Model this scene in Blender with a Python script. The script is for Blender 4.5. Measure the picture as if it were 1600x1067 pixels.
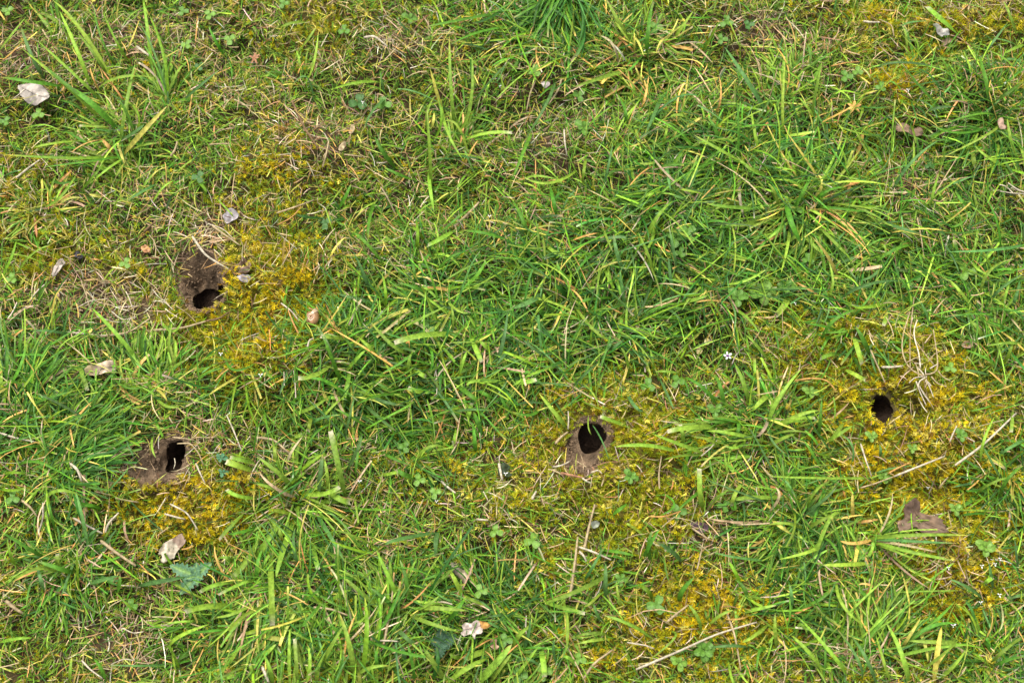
import bpy, bmesh, math, random
import numpy as np
from mathutils import Vector, Matrix
for o in list(bpy.data.objects): bpy.data.objects.remove(o)
rng = np.random.default_rng(7); random.seed(7)
SC = bpy.context.scene; COL = SC.collection

# ------------------------------------------------------------------ camera, sky, sun, exposure
TILT = math.radians(17); DIST = 1.45; FRAME_W = 1.2
cam = bpy.data.cameras.new("camera"); cob = bpy.data.objects.new("camera", cam); COL.objects.link(cob)
HT = (FRAME_W/2)/DIST                       # tan of half the horizontal field
cam.sensor_width = 36; cam.lens = 18/HT; cam.clip_start = 0.05; cam.clip_end = 400
cob.location = (0, -DIST*math.sin(TILT), DIST*math.cos(TILT)); cob.rotation_euler = (TILT, 0, 0)
cam.dof.use_dof = True; cam.dof.focus_distance = DIST-0.02; cam.dof.aperture_fstop = 5.6
SC.camera = cob
W = bpy.data.worlds.new("World"); SC.world = W; W.use_nodes = True
nt = W.node_tree; bg = nt.nodes['Background']; sky = nt.nodes.new('ShaderNodeTexSky')
SUN_EL, SUN_AZ = math.radians(66), math.radians(-28)
sky.sky_type = 'NISHITA'; sky.sun_disc = False; sky.sun_elevation = SUN_EL; sky.sun_rotation = SUN_AZ
sky.air_density = 1.0; sky.dust_density = 3.0; sky.ozone_density = 0.6
hs = nt.nodes.new('ShaderNodeHueSaturation'); hs.inputs['Saturation'].default_value = .18; nt.links.new(sky.outputs[0], hs.inputs['Color']); nt.links.new(hs.outputs[0], bg.inputs[0]); bg.inputs[1].default_value = 0.10
sun = bpy.data.lights.new("sun", 'SUN'); sob = bpy.data.objects.new("sun", sun); COL.objects.link(sob)
sun.energy = 1.5; sun.angle = math.radians(22); sun.color = (1.0, 0.94, 0.84)
sd = Vector((math.cos(SUN_EL)*math.sin(SUN_AZ), math.cos(SUN_EL)*math.cos(SUN_AZ), math.sin(SUN_EL)))
sob.rotation_euler = sd.to_track_quat('Z', 'Y').to_euler()
SC.view_settings.view_transform = 'Standard'; SC.view_settings.look = 'None'
SC.view_settings.exposure = 1.33; SC.view_settings.gamma = 1

# ------------------------------------------------------------------ photograph pixel <-> ground point
CT, ST = math.cos(TILT), math.sin(TILT)
CAM = np.array([0, -DIST*ST, DIST*CT])
def ray(px, py):
    x = (np.asarray(px, float)-800)/800*HT; y = (533.5-np.asarray(py, float))/800*HT
    return x, y*CT + ST, y*ST - CT          # world direction
def at(px, py, z=0.0):
    dx, dy, dz = ray(px, py); t = (z-CAM[2])/dz
    return np.stack([CAM[0]+dx*t, CAM[1]+dy*t, np.broadcast_to(z, np.shape(dx))*1.0], -1)
def to_px(x, y, z=0.0):
    rx, ry, rz = x-CAM[0], y-CAM[1], z-CAM[2]
    yc = ry*CT + rz*ST; zc = -(-ry*ST + rz*CT)
    return 800+800*(rx/zc)/HT, 533.5-800*(yc/zc)/HT
PX = FRAME_W/1600                           # metres per photo pixel on the ground

# ------------------------------------------------------------------ smooth noise
def waves(seed, lam, n=10):
    r = np.random.default_rng(seed); a = r.uniform(0, 2*math.pi, n); l = lam*r.uniform(.6, 1.7, n); p = r.uniform(0, 6.28, n)
    kx, ky = np.cos(a)/l*6.283, np.sin(a)/l*6.283
    def f(x, y):
        x = np.asarray(x, float); y = np.asarray(y, float); s = 0
        for i in range(n): s = s+np.sin(kx[i]*x+ky[i]*y+p[i])
        return s/math.sqrt(n/2)             # about unit variance
    return f
nA, nB, nC, nD, nE, nF = waves(1, .35), waves(2, .11), waves(3, .035), waves(4, .012), waves(5, .16), waves(6, .06)

# ------------------------------------------------------------------ cover maps (blobs: px, py, rx, ry, weight)
MOSS = [(410,480,100,75,1.1),(395,440,60,45,1),(300,495,90,24,.7),(390,570,80,60,.8),(440,430,60,60,.8),(290,790,105,50,1.25),(390,800,70,60,.5),
 (965,650,110,65,1.0),(900,660,60,50,.8),(900,770,130,50,.55),(1000,720,80,50,.9),(980,790,70,50,.65),(1420,670,150,95,1.3),(1420,560,100,50,1),(1330,560,80,50,.6),(1450,760,130,70,1),
 (1510,840,100,90,.8),(1500,930,110,60,.75),(1480,1000,80,50,.4),(1100,960,110,60,1),(930,1020,80,40,.7),(1020,830,90,60,.6),(1120,1010,90,50,.8),(1400,130,40,34,1.1),(1500,35,110,40,.8),
 (1380,30,60,30,.7),(70,390,80,40,.6),(30,300,60,60,.5),(450,260,70,60,.45),(500,40,60,40,.5),(1250,510,80,50,.5),(720,740,120,50,.4),(700,570,50,22,.6),(400,330,70,50,.35),(1390,240,60,40,.5),
 (190,430,60,50,.35),(860,890,60,40,.5),(1270,600,70,50,.5),(1340,330,50,40,.4)]
LUSH = [(880,40,150,80,1),(1260,280,160,140,.9),(1050,250,150,140,.8),(1530,200,110,110,.9),(760,500,230,120,1),(600,610,190,110,1),(50,600,130,110,1.1),(90,720,110,90,.9),(460,800,90,90,.7),
 (600,950,190,110,1),(420,980,120,90,.8),(1270,800,140,90,.8),(1500,410,120,80,.9),(1000,430,230,90,1),(1320,990,150,80,.9),(1190,660,120,80,.7),(1560,520,70,90,.9),(1570,760,60,120,.7),
 (190,200,110,90,.5),(720,230,90,100,.5),(230,610,150,60,.6),(850,560,140,60,.5),(1300,430,120,80,.8),(820,960,110,90,.8),(1250,930,100,80,.5),(300,270,90,40,.4),(100,870,120,70,.4),(1560,1010,70,60,.6)]
BARE = [(320,400,50,38,.9),(170,480,75,34,.8),(15,80,45,45,.9),(620,75,50,25,.6),(490,220,50,50,.5),(905,735,60,24,.9),(240,735,55,28,.9),(265,690,60,24,.6),(1190,55,40,36,.7),(200,1010,60,40,.6),
 (130,450,80,40,.4),(220,50,80,30,.6),(1540,20,60,30,.7),(1450,280,80,30,.5),(1090,830,50,30,.7),(370,350,60,24,.5),(440,730,50,40,.3),(1440,235,50,40,.4),(870,200,60,60,.4),(1290,990,50,50,.3),(1480,900,40,24,.6)]
GOLD = [(290,800,130,70,1),(420,480,110,110,.7),(1430,700,160,120,.75),(1100,950,120,80,.9),(1400,130,50,40,.9),(450,260,80,60,.7),(1500,900,120,90,.6),(900,1010,80,50,.5),(1230,260,220,60,.2)]
def blobs(L, px, py):
    s = np.zeros(np.shape(px))
    for x, y, a, b, w in L: s = s + w*np.exp(-((px-x)/a)**2-((py-y)/b)**2)
    return s
def cover(x, y):
    px, py = to_px(x, y)
    inside = 1/(1+np.exp((np.maximum(np.abs(px-800)-830, np.abs(py-533)-560))/35.))
    far = nA(x, y); f2 = nE(x, y)
    M = inside*blobs(MOSS, px, py)*(1+.25*nF(x, y)) + (1-inside)*np.clip(.35+.5*far, 0, 1)
    L = inside*blobs(LUSH, px, py) + (1-inside)*np.clip(.4-.5*far+.3*f2, 0, 1)
    B = inside*blobs(BARE, px, py) + (1-inside)*np.clip(-.6+.6*f2, 0, .8)
    G = inside*blobs(GOLD, px, py) + (1-inside)*np.clip(.3+.4*f2, 0, 1)
    return np.clip(M, 0, 1.2), np.clip(L, 0, 1), np.clip(B, 0, 1), np.clip(G, 0, 1)

# ------------------------------------------------------------------ burrows: px of opening, radii, funnel ellipse, shaft direction
BUR = [dict(c=(323,459), r=(29,26), rot=-8, f=(317,436), fr=(43,50), frot=15, depth=.046, out=(.1,-1), soil=True,
            label='widest burrow opening with a bare soil back wall below the pale bent straw'),
       dict(c=(271,710), r=(17,25), rot=-28, f=(249,725), fr=(48,34), frot=25, depth=.022, out=(.8,.6), soil=True,
            label='small burrow opening with a brown soil ramp at lower left above golden moss'),
       dict(c=(923,687), r=(21,23), rot=-14, f=(913,710), fr=(33,43), frot=-25, depth=.010, out=(.2,-.6), soil=True,
            label='round black burrow opening with brown soil below it and a blade hanging across'),
       dict(c=(1377,640), r=(18,22), rot=-5, f=(1402,637), fr=(58,34), frot=0, depth=.016, out=(-.7,.3), soil=False,
            label='small dark burrow opening sunk in golden moss left of the bleached dead grass clump')]
for b in BUR:
    b['C'] = at(*b['c'])[:2]; b['F'] = at(*b['f'])[:2]
def ell_r(th, r, rot):                     # radius of an ellipse in direction th
    a = th-math.radians(rot); return r[0]*r[1]*PX/np.sqrt((r[1]*np.cos(a))**2+(r[0]*np.sin(a))**2)
def fun_r(th, b):                          # distance from opening centre to the funnel outline
    R = math.radians(b['frot']); dx, dy = b['C']-b['F']
    c, s = math.cos(R), math.sin(R)
    def tr(x, y): return (x*c+y*s)/(b['fr'][0]*PX), (-x*s+y*c)/(b['fr'][1]*PX)
    ux, uy = tr(np.cos(th), np.sin(th)); ox, oy = tr(dx, dy)
    A = ux*ux+uy*uy; Bq = 2*(ux*ox+uy*oy); Cq = ox*ox+oy*oy-1
    return (-Bq+np.sqrt(np.maximum(Bq*Bq-4*A*Cq, 0)))/(2*A)
def bur_prof(b, x, y):
    dx, dy = x-b['C'][0], y-b['C'][1]; d = np.hypot(dx, dy); th = np.arctan2(dy, dx)
    ri = ell_r(th, b['r'], b['rot'])*(1+.06*np.sin(3*th+1)+.025*np.sin(6*th+2)); ro = np.maximum(fun_r(th, b), ri+.006)
    D = b['depth']*np.clip((ro-ri)/.035, .12, 1)
    return d, ri, ro, D
def base_h(x, y):
    M, L, B, G = cover(x, y)
    return .010*nA(x, y)+.0055*nB(x, y)+.0016*nC(x, y)*(1+.9*np.clip(M, 0, 1))+.008*np.clip(M, 0, 1)-.002*B
def height(x, y):
    z = base_h(x, y)
    for b in BUR:
        d, ri, ro, D = bur_prof(b, x, y)
        u = np.clip((ro-d)/np.maximum(ro-ri, 1e-5), 0, 1); z = z-D*u**1.15
    return z
def in_hole(x, y, grow=1.0):
    m = np.zeros(np.shape(x), bool)
    for b in BUR:
        d, ri, ro, D = bur_prof(b, x, y); m |= d < ri*grow
    return m
def in_soil(x, y, k=.92):
    m = np.zeros(np.shape(x), bool)
    for b in BUR:
        if b['soil']:
            d, ri, ro, D = bur_prof(b, x, y); m |= d < ri+(ro-ri)*k
    return m

# ------------------------------------------------------------------ materials
def newmat(name):
    m = bpy.data.materials.new(name); m.use_nodes = True; t = m.node_tree
    return m, t, t.nodes['Principled BSDF'], t.nodes['Material Output']
def foliage(name, rough=.45, spec=.4, trans=.3, noise=.35, scale=260, streak=True):
    m, t, p, out = newmat(name); N = t.nodes.new; K = t.links.new
    a = N('ShaderNodeAttribute'); a.attribute_name = 'Col'
    tc = N('ShaderNodeTexCoord'); n = N('ShaderNodeTexNoise'); n.inputs['Scale'].default_value = scale; n.inputs['Detail'].default_value = 3
    K(tc.outputs['Object'], n.inputs['Vector'])
    mr = N('ShaderNodeMapRange'); mr.inputs[1].default_value = .3; mr.inputs[2].default_value = .7; mr.inputs[3].default_value = 1-noise; mr.inputs[4].default_value = 1+noise
    K(n.outputs[0], mr.inputs[0])
    v = N('ShaderNodeVectorMath'); v.operation = 'SCALE'; K(a.outputs['Color'], v.inputs[0]); K(mr.outputs[0], v.inputs['Scale'])
    col = v.outputs[0]
    if streak:                              # fine veins along the blade from the across-blade coordinate kept in alpha
        w = N('ShaderNodeMath'); w.operation = 'MULTIPLY'; w.inputs[1].default_value = 31; K(a.outputs['Alpha'], w.inputs[0])
        s = N('ShaderNodeMath'); s.operation = 'SINE'; K(w.outputs[0], s.inputs[0])
        r2 = N('ShaderNodeMapRange'); r2.inputs[1].default_value = -1; r2.inputs[2].default_value = 1; r2.inputs[3].default_value = .88; r2.inputs[4].default_value = 1.12
        K(s.outputs[0], r2.inputs[0]); v2 = N('ShaderNodeVectorMath'); v2.operation = 'SCALE'; K(col, v2.inputs[0]); K(r2.outputs[0], v2.inputs['Scale']); col = v2.outputs[0]
    K(col, p.inputs['Base Color']); p.inputs['Roughness'].default_value = rough; p.inputs['Specular IOR Level'].default_value = spec
    tr = N('ShaderNodeBsdfTranslucent'); K(col, tr.inputs[0]); mx = N('ShaderNodeMixShader'); mx.inputs[0].default_value = trans
    K(p.outputs[0], mx.inputs[1]); K(tr.outputs[0], mx.inputs[2]); K(mx.outputs[0], out.inputs['Surface'])
    return m
M_GRASS = foliage('grass_blades', .55, .24, .18)
M_MOSS = foliage('moss', .75, .12, .32, .25, 400, False)
M_DEAD = foliage('dead_grass', .65, .25, .15, .35, 300)
M_LEAF = foliage('broad_leaf', .5, .35, .2, .3, 500, False)
M_DRY = foliage('dry_leaf', .6, .3, .12, .3, 160, False)
def soilmat(name, attr):
    m, t, p, out = newmat(name); N = t.nodes.new; K = t.links.new
    tc = N('ShaderNodeTexCoord'); n1 = N('ShaderNodeTexNoise'); n1.inputs['Scale'].default_value = 90; n1.inputs['Detail'].default_value = 8; n1.inputs['Roughness'].default_value = .7
    n2 = N('ShaderNodeTexNoise'); n2.inputs['Scale'].default_value = 420; n2.inputs['Detail'].default_value = 6; n2.inputs['Roughness'].default_value = .7
    K(tc.outputs['Object'], n1.inputs['Vector']); K(tc.outputs['Object'], n2.inputs['Vector'])
    a = N('ShaderNodeAttribute'); a.attribute_name = 'Col'
    cr = N('ShaderNodeValToRGB'); cr.color_ramp.elements[0].position = .3; cr.color_ramp.elements[0].color = (.42,.42,.42,1); cr.color_ramp.elements[1].position = .72; cr.color_ramp.elements[1].color = (1.7,1.6,1.5,1)
    K(n1.outputs[0], cr.inputs[0])
    mx = N('ShaderNodeMix'); mx.data_type = 'RGBA'; mx.blend_type = 'MULTIPLY'; mx.inputs[0].default_value = 1
    K(a.outputs['Color'], mx.inputs[6]); K(cr.outputs[0], mx.inputs[7]); K(mx.outputs[2], p.inputs['Base Color'])
    p.inputs['Roughness'].default_value = .95; p.inputs['Specular IOR Level'].default_value = .15
    ad = N('ShaderNodeMath'); ad.operation = 'ADD'; K(n1.outputs[0], ad.inputs[0]); K(n2.outputs[0], ad.inputs[1])
    bp = N('ShaderNodeBump'); bp.inputs['Strength'].default_value = .9; bp.inputs['Distance'].default_value = .004; K(ad.outputs[0], bp.inputs['Height']); K(bp.outputs[0], p.inputs['Normal'])
    return m
M_SOIL = soilmat('soil', True)

# ------------------------------------------------------------------ mesh helpers
def mesh_obj(name, V, F, C, mat, parent=None, smooth=True, loc=None):
    """V (n,3); F (m,3|4) int array; C (n,4)"""
    V = np.asarray(V, np.float32); F = np.asarray(F, np.int32)
    me = bpy.data.meshes.new(name); k = F.shape[1]
    if loc is not None: V = V-np.asarray(loc, np.float32)
    me.vertices.add(len(V)); me.vertices.foreach_set('co', V.ravel())
    me.loops.add(F.size); me.loops.foreach_set('vertex_index', F.ravel())
    me.polygons.add(len(F)); me.polygons.foreach_set('loop_start', np.arange(0, F.size, k, dtype=np.int32)); me.polygons.foreach_set('loop_total', np.full(len(F), k, np.int32))
    at_ = me.color_attributes.new('Col', 'FLOAT_COLOR', 'POINT'); at_.data.foreach_set('color', np.asarray(C, np.float32).ravel())
    me.polygons.foreach_set('use_smooth', np.full(len(F), smooth, bool))
    me.materials.append(mat); me.update(calc_edges=True)
    o = bpy.data.objects.new(name, me); COL.objects.link(o)
    if loc is not None and parent is None: o.location = loc
    if parent is not None: o.parent = parent
    return o
def tag(o, label=None, cat=None, group=None, kind=None):
    if label: o['label'] = label
    if cat: o['category'] = cat
    if group: o['group'] = group
    if kind: o['kind'] = kind
    return o
def empty(name, loc, rz=0):
    o = bpy.data.objects.new(name, None); o.location = loc; o.rotation_euler = (0, 0, rz); o.empty_display_size = .01; COL.objects.link(o); return o

def strips(P0, P1, P2, Wd, C0, C1, blunt, segs=5, fold=.25, twist=None, seed=0, tipc=None):
    """curved blades: quadratic beziers P0,P1,P2 (n,3); width, base and tip colour; blunt flag = mown end"""
    P0, P1, P2 = [np.asarray(p, float) for p in (P0, P1, P2)]; n = len(P0)
    r = np.random.default_rng(abs(seed)); t = np.linspace(0, 1, segs+1)[None, :, None]
    P = (1-t)**2*P0[:, None]+2*t*(1-t)*P1[:, None]+t*t*P2[:, None]
    T = 2*(1-t)*(P1-P0)[:, None]+2*t*(P2-P1)[:, None]
    T /= np.linalg.norm(T, axis=2, keepdims=True)+1e-9
    up = np.array([0, 0, 1.])
    S = np.cross(T, up); S /= np.linalg.norm(S, axis=2, keepdims=True)+1e-6
    Nn = np.cross(S, T)
    tw = (r.uniform(-.5, .5, n) if twist is None else twist)[:, None, None] + (r.uniform(-.7, .7, n))[:, None, None]*(t-.5)
    S2 = S*np.cos(tw)+Nn*np.sin(tw); N2 = -S*np.sin(tw)+Nn*np.cos(tw)
    tt = t[0, :, 0]
    wp = np.minimum(1, .55+2.2*tt)*np.sqrt(np.clip(1-tt**2.6, 0.0006, 1)); wb = np.minimum(1, .6+2*tt)*np.where(tt > .97, .85, 1)
    w = np.where(blunt[:, None], wb[None], wp[None])*np.asarray(Wd)[:, None]*.5
    L = P-S2*w[:, :, None]+N2*(fold*w)[:, :, None]; R = P+S2*w[:, :, None]+N2*(fold*w)[:, :, None]
    if fold > 0:
        V = np.stack([L, P, R], 2); cols = 3; al = [0, .5, 1]
    else:
        V = np.stack([L, R], 2); cols = 2; al = [0, 1]
    C = np.asarray(C0)[:, None]*(1-t)+np.asarray(C1)[:, None]*t
    if tipc is not None:
        k = np.clip((t-.82)/.18, 0, 1)**1.5*tipc[0][:, None, None]; C = C*(1-k)+tipc[1][:, None]*k
    CC = np.ones((n, segs+1, cols, 4)); CC[..., :3] = C[:, :, None]
    for i in range(cols): CC[:, :, i, 3] = al[i]
    if cols == 3: CC[:, :, 1, :3] *= 1.12
    base = (np.arange(n)*(segs+1)*cols)[:, None, None]
    s = np.arange(segs)[None, :, None]*cols; c = np.arange(cols-1)[None, None, :]
    a = base+s+c; F = np.stack([a, a+1, a+1+cols, a+cols], -1).reshape(-1, 4)
    return V.reshape(-1, 3), F, CC.reshape(-1, 4)
def join(parts):
    Vs, Fs, Cs, k = [], [], [], 0
    for V, F, C in parts: Vs.append(V); Fs.append(F+k); Cs.append(C); k += len(V)
    return np.concatenate(Vs), np.concatenate(Fs), np.concatenate(Cs)

PAL = dict(g=(.072,.195,.014), d=(.029,.108,.011), b=(.078,.178,.042), l=(.19,.315,.030), y=(.44,.40,.075), o=(.55,.31,.09), s=(.44,.34,.19), w=(.56,.49,.36), r=(.34,.17,.09), n=(.20,.125,.06), m=(.130,.240,.012))
PAL = {k: np.array(v) for k, v in PAL.items()}
def mix_cols(n, weights, r, jit=.28):
    keys = list(weights); w = np.array([weights[k] for k in keys], float); idx = r.choice(len(keys), n, p=w/w.sum())
    c = np.array([PAL[k] for k in keys])[idx]
    return c*np.exp(r.normal(0, jit, (n, 1)))*np.exp(r.normal(0, .08, (n, 3)))

# ------------------------------------------------------------------ ground: one sheet
def axis(a, b, step):
    mid = list(np.arange(a, b+1e-6, step)); o = []; s = step; x = b
    while x < 45: s *= 1.22; x += s; o.append(x)
    p = []; s = step; x = a
    while x > -45: s *= 1.22; x -= s; p.append(x)
    return np.array(p[::-1]+mid+o)
gx, gy = axis(-.75, .75, .0032), axis(-.56, .62, .0032)
X, Y = np.meshgrid(gx, gy); x, y = X.ravel(), Y.ravel()
z = height(x, y)-.0045*in_soil(x, y, 1.0)+.0007*nD(x, y)*(np.hypot(x, y) < 2)
nx, ny = len(gx), len(gy); i = (np.arange(ny-1)[:, None]*nx+np.arange(nx-1)).ravel()
F = np.stack([i, i+1, i+1+nx, i+nx], 1)
cx = x[F].mean(1); cy = y[F].mean(1); F = F[~in_hole(cx, cy, 1.04)]
M, L, B, G = cover(x, y)
C = np.ones((len(x), 4)); soil = np.array([.115,.075,.05]); th = np.array([.055,.043,.020]); ms = np.array([.13,.115,.02]); fg = np.array([.085,.14,.035])
c = th+(ms-th)*np.clip(M, 0, 1)[:, None]; c = c+(soil-c)*np.clip(B*1.3, 0, 1)[:, None]
k = np.clip((np.hypot(x, y)-1.7)/1.0, 0, 1)[:, None]; C[:, :3] = c*(1-k)+fg*k
gr = mesh_obj('ground', np.stack([x, y, z], 1), F, C, M_SOIL); tag(gr, kind='structure')

# ------------------------------------------------------------------ burrows
def crumb_mesh(pts, size, cols, r):
    t = (1+5**.5)/2
    iv = np.array([(-1,t,0),(1,t,0),(-1,-t,0),(1,-t,0),(0,-1,t),(0,1,t),(0,-1,-t),(0,1,-t),(t,0,-1),(t,0,1),(-t,0,-1),(-t,0,1)])/1.9
    fi = np.array([(0,11,5),(0,5,1),(0,1,7),(0,7,10),(0,10,11),(1,5,9),(5,11,4),(11,10,2),(10,7,6),(7,1,8),(3,9,4),(3,4,2),(3,2,6),(3,6,8),(3,8,9),(4,9,5),(2,4,11),(6,2,10),(8,6,7),(9,8,1)])
    n = len(pts); V = iv[None]*(1+r.uniform(-.3, .3, (n, 12, 1)))*size[:, None, None]*r.uniform(.6, 1.2, (n, 1, 3))+pts[:, None]
    F = fi[None]+(np.arange(n)*12)[:, None, None]; C = np.ones((n, 12, 4)); C[..., :3] = cols[:, None]
    return V.reshape(-1, 3), F.reshape(-1, 3), C.reshape(-1, 4)
for bi, b in enumerate(BUR):
    r = np.random.default_rng(50+bi); NT = 96
    e = empty('burrow_hole', (b['C'][0], b['C'][1], float(height(*b['C'])) + b['depth']*0))
    tag(e, b['label'], 'burrow', 'animal burrow openings in the turf'); loc = np.array(e.location)
    thv = np.linspace(0, 2*math.pi, NT, endpoint=False)
    _, ri, ro, D = bur_prof(b, b['C'][0]+np.cos(thv)*.01, b['C'][1]+np.sin(thv)*.01)
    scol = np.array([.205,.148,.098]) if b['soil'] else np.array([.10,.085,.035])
    # rim: from outline in to the mouth
    NR = 22; V = []; 
    for k in range(NR+1):
        u = k/NR; rad = ro+(ri-ro)*u if b['soil'] else ri+(1-u)*.010
        px_, py_ = b['C'][0]+np.cos(thv)*rad, b['C'][1]+np.sin(thv)*rad
        zz = height(px_, py_) + (.0012*nD(px_*1.3, py_*1.3)+.0016*nD(px_*.6+3, py_*.6) if b['soil'] else 0)*min(1, u*4) - .002*(1-min(1, u*6)) + .0005
        V.append(np.stack([px_, py_, zz], 1))
    rim_last = V[-1].copy(); rimV = np.concatenate(V)
    def ringF(nr): 
        a = (np.arange(nr)[:, None]*NT+np.arange(NT)); a2 = (np.arange(nr)[:, None]*NT+(np.arange(NT)+1) % NT)
        return np.stack([a, a2, a2+NT, a+NT], -1).reshape(-1, 4)
    Cc = np.ones((len(rimV), 4)); Cc[:, :3] = scol*(1+.18*nC(rimV[:, 0]*2, rimV[:, 1]*2))[:, None]
    mesh_obj('soil_rim', rimV, ringF(NR), Cc, M_SOIL, e, loc=loc)
    # shaft
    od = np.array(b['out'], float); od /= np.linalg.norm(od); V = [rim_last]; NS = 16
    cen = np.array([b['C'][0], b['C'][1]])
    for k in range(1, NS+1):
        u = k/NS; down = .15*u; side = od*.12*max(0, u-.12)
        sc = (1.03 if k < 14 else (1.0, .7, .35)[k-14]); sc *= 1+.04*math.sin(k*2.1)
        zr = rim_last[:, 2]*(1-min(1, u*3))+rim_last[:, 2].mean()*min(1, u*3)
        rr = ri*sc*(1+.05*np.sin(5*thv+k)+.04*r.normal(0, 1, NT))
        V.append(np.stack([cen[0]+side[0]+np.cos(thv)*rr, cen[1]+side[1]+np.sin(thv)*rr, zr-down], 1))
    V = np.concatenate(V); Cc = np.ones((len(V), 4)); Cc[:, :3] = np.array([.055,.037,.026])  # soil colour set darker than the rim, painting in the hole's shade
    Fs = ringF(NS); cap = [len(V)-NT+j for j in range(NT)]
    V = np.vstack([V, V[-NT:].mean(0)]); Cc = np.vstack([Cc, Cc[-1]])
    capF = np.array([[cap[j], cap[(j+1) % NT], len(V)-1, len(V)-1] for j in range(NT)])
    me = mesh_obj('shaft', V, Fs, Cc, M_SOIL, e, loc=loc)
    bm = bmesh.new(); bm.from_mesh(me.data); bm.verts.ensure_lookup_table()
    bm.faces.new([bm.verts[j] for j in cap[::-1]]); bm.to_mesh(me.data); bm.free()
    if b['soil']:
        n = 900; tt = r.uniform(0, 2*math.pi, n); ridx = (tt/(2*math.pi)*NT).astype(int) % NT
        rad = ri[ridx]+(ro-ri)[ridx]*r.uniform(.05, 1.0, n)**.7*1.3; X_, Y_ = b['C'][0]+np.cos(tt)*rad, b['C'][1]+np.sin(tt)*rad
        sz = r.uniform(.0005, .0019, n)*np.where(r.random(n) < .1, 1.6, 1)
        V, F, C = crumb_mesh(np.stack([X_, Y_, height(X_, Y_)+.001], 1), sz, scol*np.exp(r.normal(0, .3, (n, 1)))*np.array([1, 1, 1]), r)
        tag(mesh_obj('loose_soil', V, F, C, M_SOIL, e, smooth=False, loc=loc), kind='stuff')

# ------------------------------------------------------------------ scatter helpers
XR, YR = 1.35, 1.15
def scatter(n_per_m2, dens, seed, outer=.4):
    r = np.random.default_rng(seed); n = int(n_per_m2*4*XR*YR)
    x, y = r.uniform(-XR, XR, n), r.uniform(-YR, YR, n)
    near = (np.abs(x) < .72) & (np.abs(y) < .60)
    keep = r.random(n) < dens(x, y)*np.where(near, 1, outer)
    keep &= ~in_hole(x, y, 1.12)
    return x[keep], y[keep], r, near[keep]

def clear(P): return in_hole(P[:, 0], P[:, 1]-.004, 1.18) | in_hole(P[:, 0], P[:, 1]+.004, 1.18) | in_soil(P[:, 0], P[:, 1], .55)
# moss: tiny leafy shoots
def moss_density(x, y):
    M, L, B, G = cover(x, y); k = np.clip(M*1.15, 0, 1)
    return np.clip(k+.10-.5*B*(k < .5), .03, 1)*np.where(in_soil(x, y, .88), .0, 1)
x, y, r, near = scatter(70000, moss_density, 11, .26)
n = len(x); K = 15
M, L, B, G = cover(x, y); sc = np.where(near, 1, 1.6)*r.uniform(.8, 1.3, n)
lean = r.uniform(0, 1.15, n); az = r.uniform(0, 6.283, n)
A = np.stack([np.sin(lean)*np.cos(az), np.sin(lean)*np.sin(az), np.cos(lean)], 1)
U = np.cross(A, np.array([.3, .2, .9])); U /= np.linalg.norm(U, axis=1, keepdims=True)+1e-6; Vv = np.cross(A, U)
base = np.stack([x, y, height(x, y)], 1); ln = r.uniform(.0045, .0105, n)*sc*(1+.3*nF(x, y).clip(-1, 1))
kk = np.arange(K); f = (kk+1)/K; ph = kk*2.4
fa = f[None]*ln[:, None]
org = base[:, None]+A[:, None]*fa[..., None]
pha = ph[None]+r.uniform(0, 6.283, (n, 1)); el = (1.25-1.0*f)[None]+r.normal(0, .15, (n, K))
dirs = U[:, None]*(np.cos(pha)*np.sin(el))[..., None]+Vv[:, None]*(np.sin(pha)*np.sin(el))[..., None]+A[:, None]*np.cos(el)[..., None]
ll = (.0045*sc)[:, None]*r.uniform(.6, 1.3, (n, K)); lw = ll*.19
side = np.cross(dirs, A[:, None]+.001); side /= np.linalg.norm(side, axis=2, keepdims=True)+1e-6
md = org+dirs*(ll*.45)[..., None]
V = np.stack([org, md-side*lw[..., None]*.5, org+dirs*ll[..., None], md+side*lw[..., None]*.5], 2)
g0 = np.array([.36,.40,.016]); g1 = np.array([.66,.50,.014]); g2 = np.array([.76,.66,.13]); g3 = np.array([.24,.13,.02])
gm = np.clip(G*1.0+.3*nC(x, y)+.0+r.normal(0, .2, n), 0, 1)[:, None]
c = g0*(1-gm)+g1*gm
q = r.random(n)[:, None]; c = np.where(q < .16, g2, c); c = np.where(q > .93, g3, c)
c = c*np.exp(r.normal(0, .22, (n, 1)))
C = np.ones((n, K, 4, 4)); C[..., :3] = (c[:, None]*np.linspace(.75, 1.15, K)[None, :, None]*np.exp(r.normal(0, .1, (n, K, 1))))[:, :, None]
F = (np.arange(n*K)*4)[:, None]+np.arange(4)
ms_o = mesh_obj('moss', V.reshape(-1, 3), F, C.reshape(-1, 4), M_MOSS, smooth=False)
tag(ms_o, 'golden green feathery moss carpeting the turf between the grass', 'moss', kind='stuff')

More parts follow.
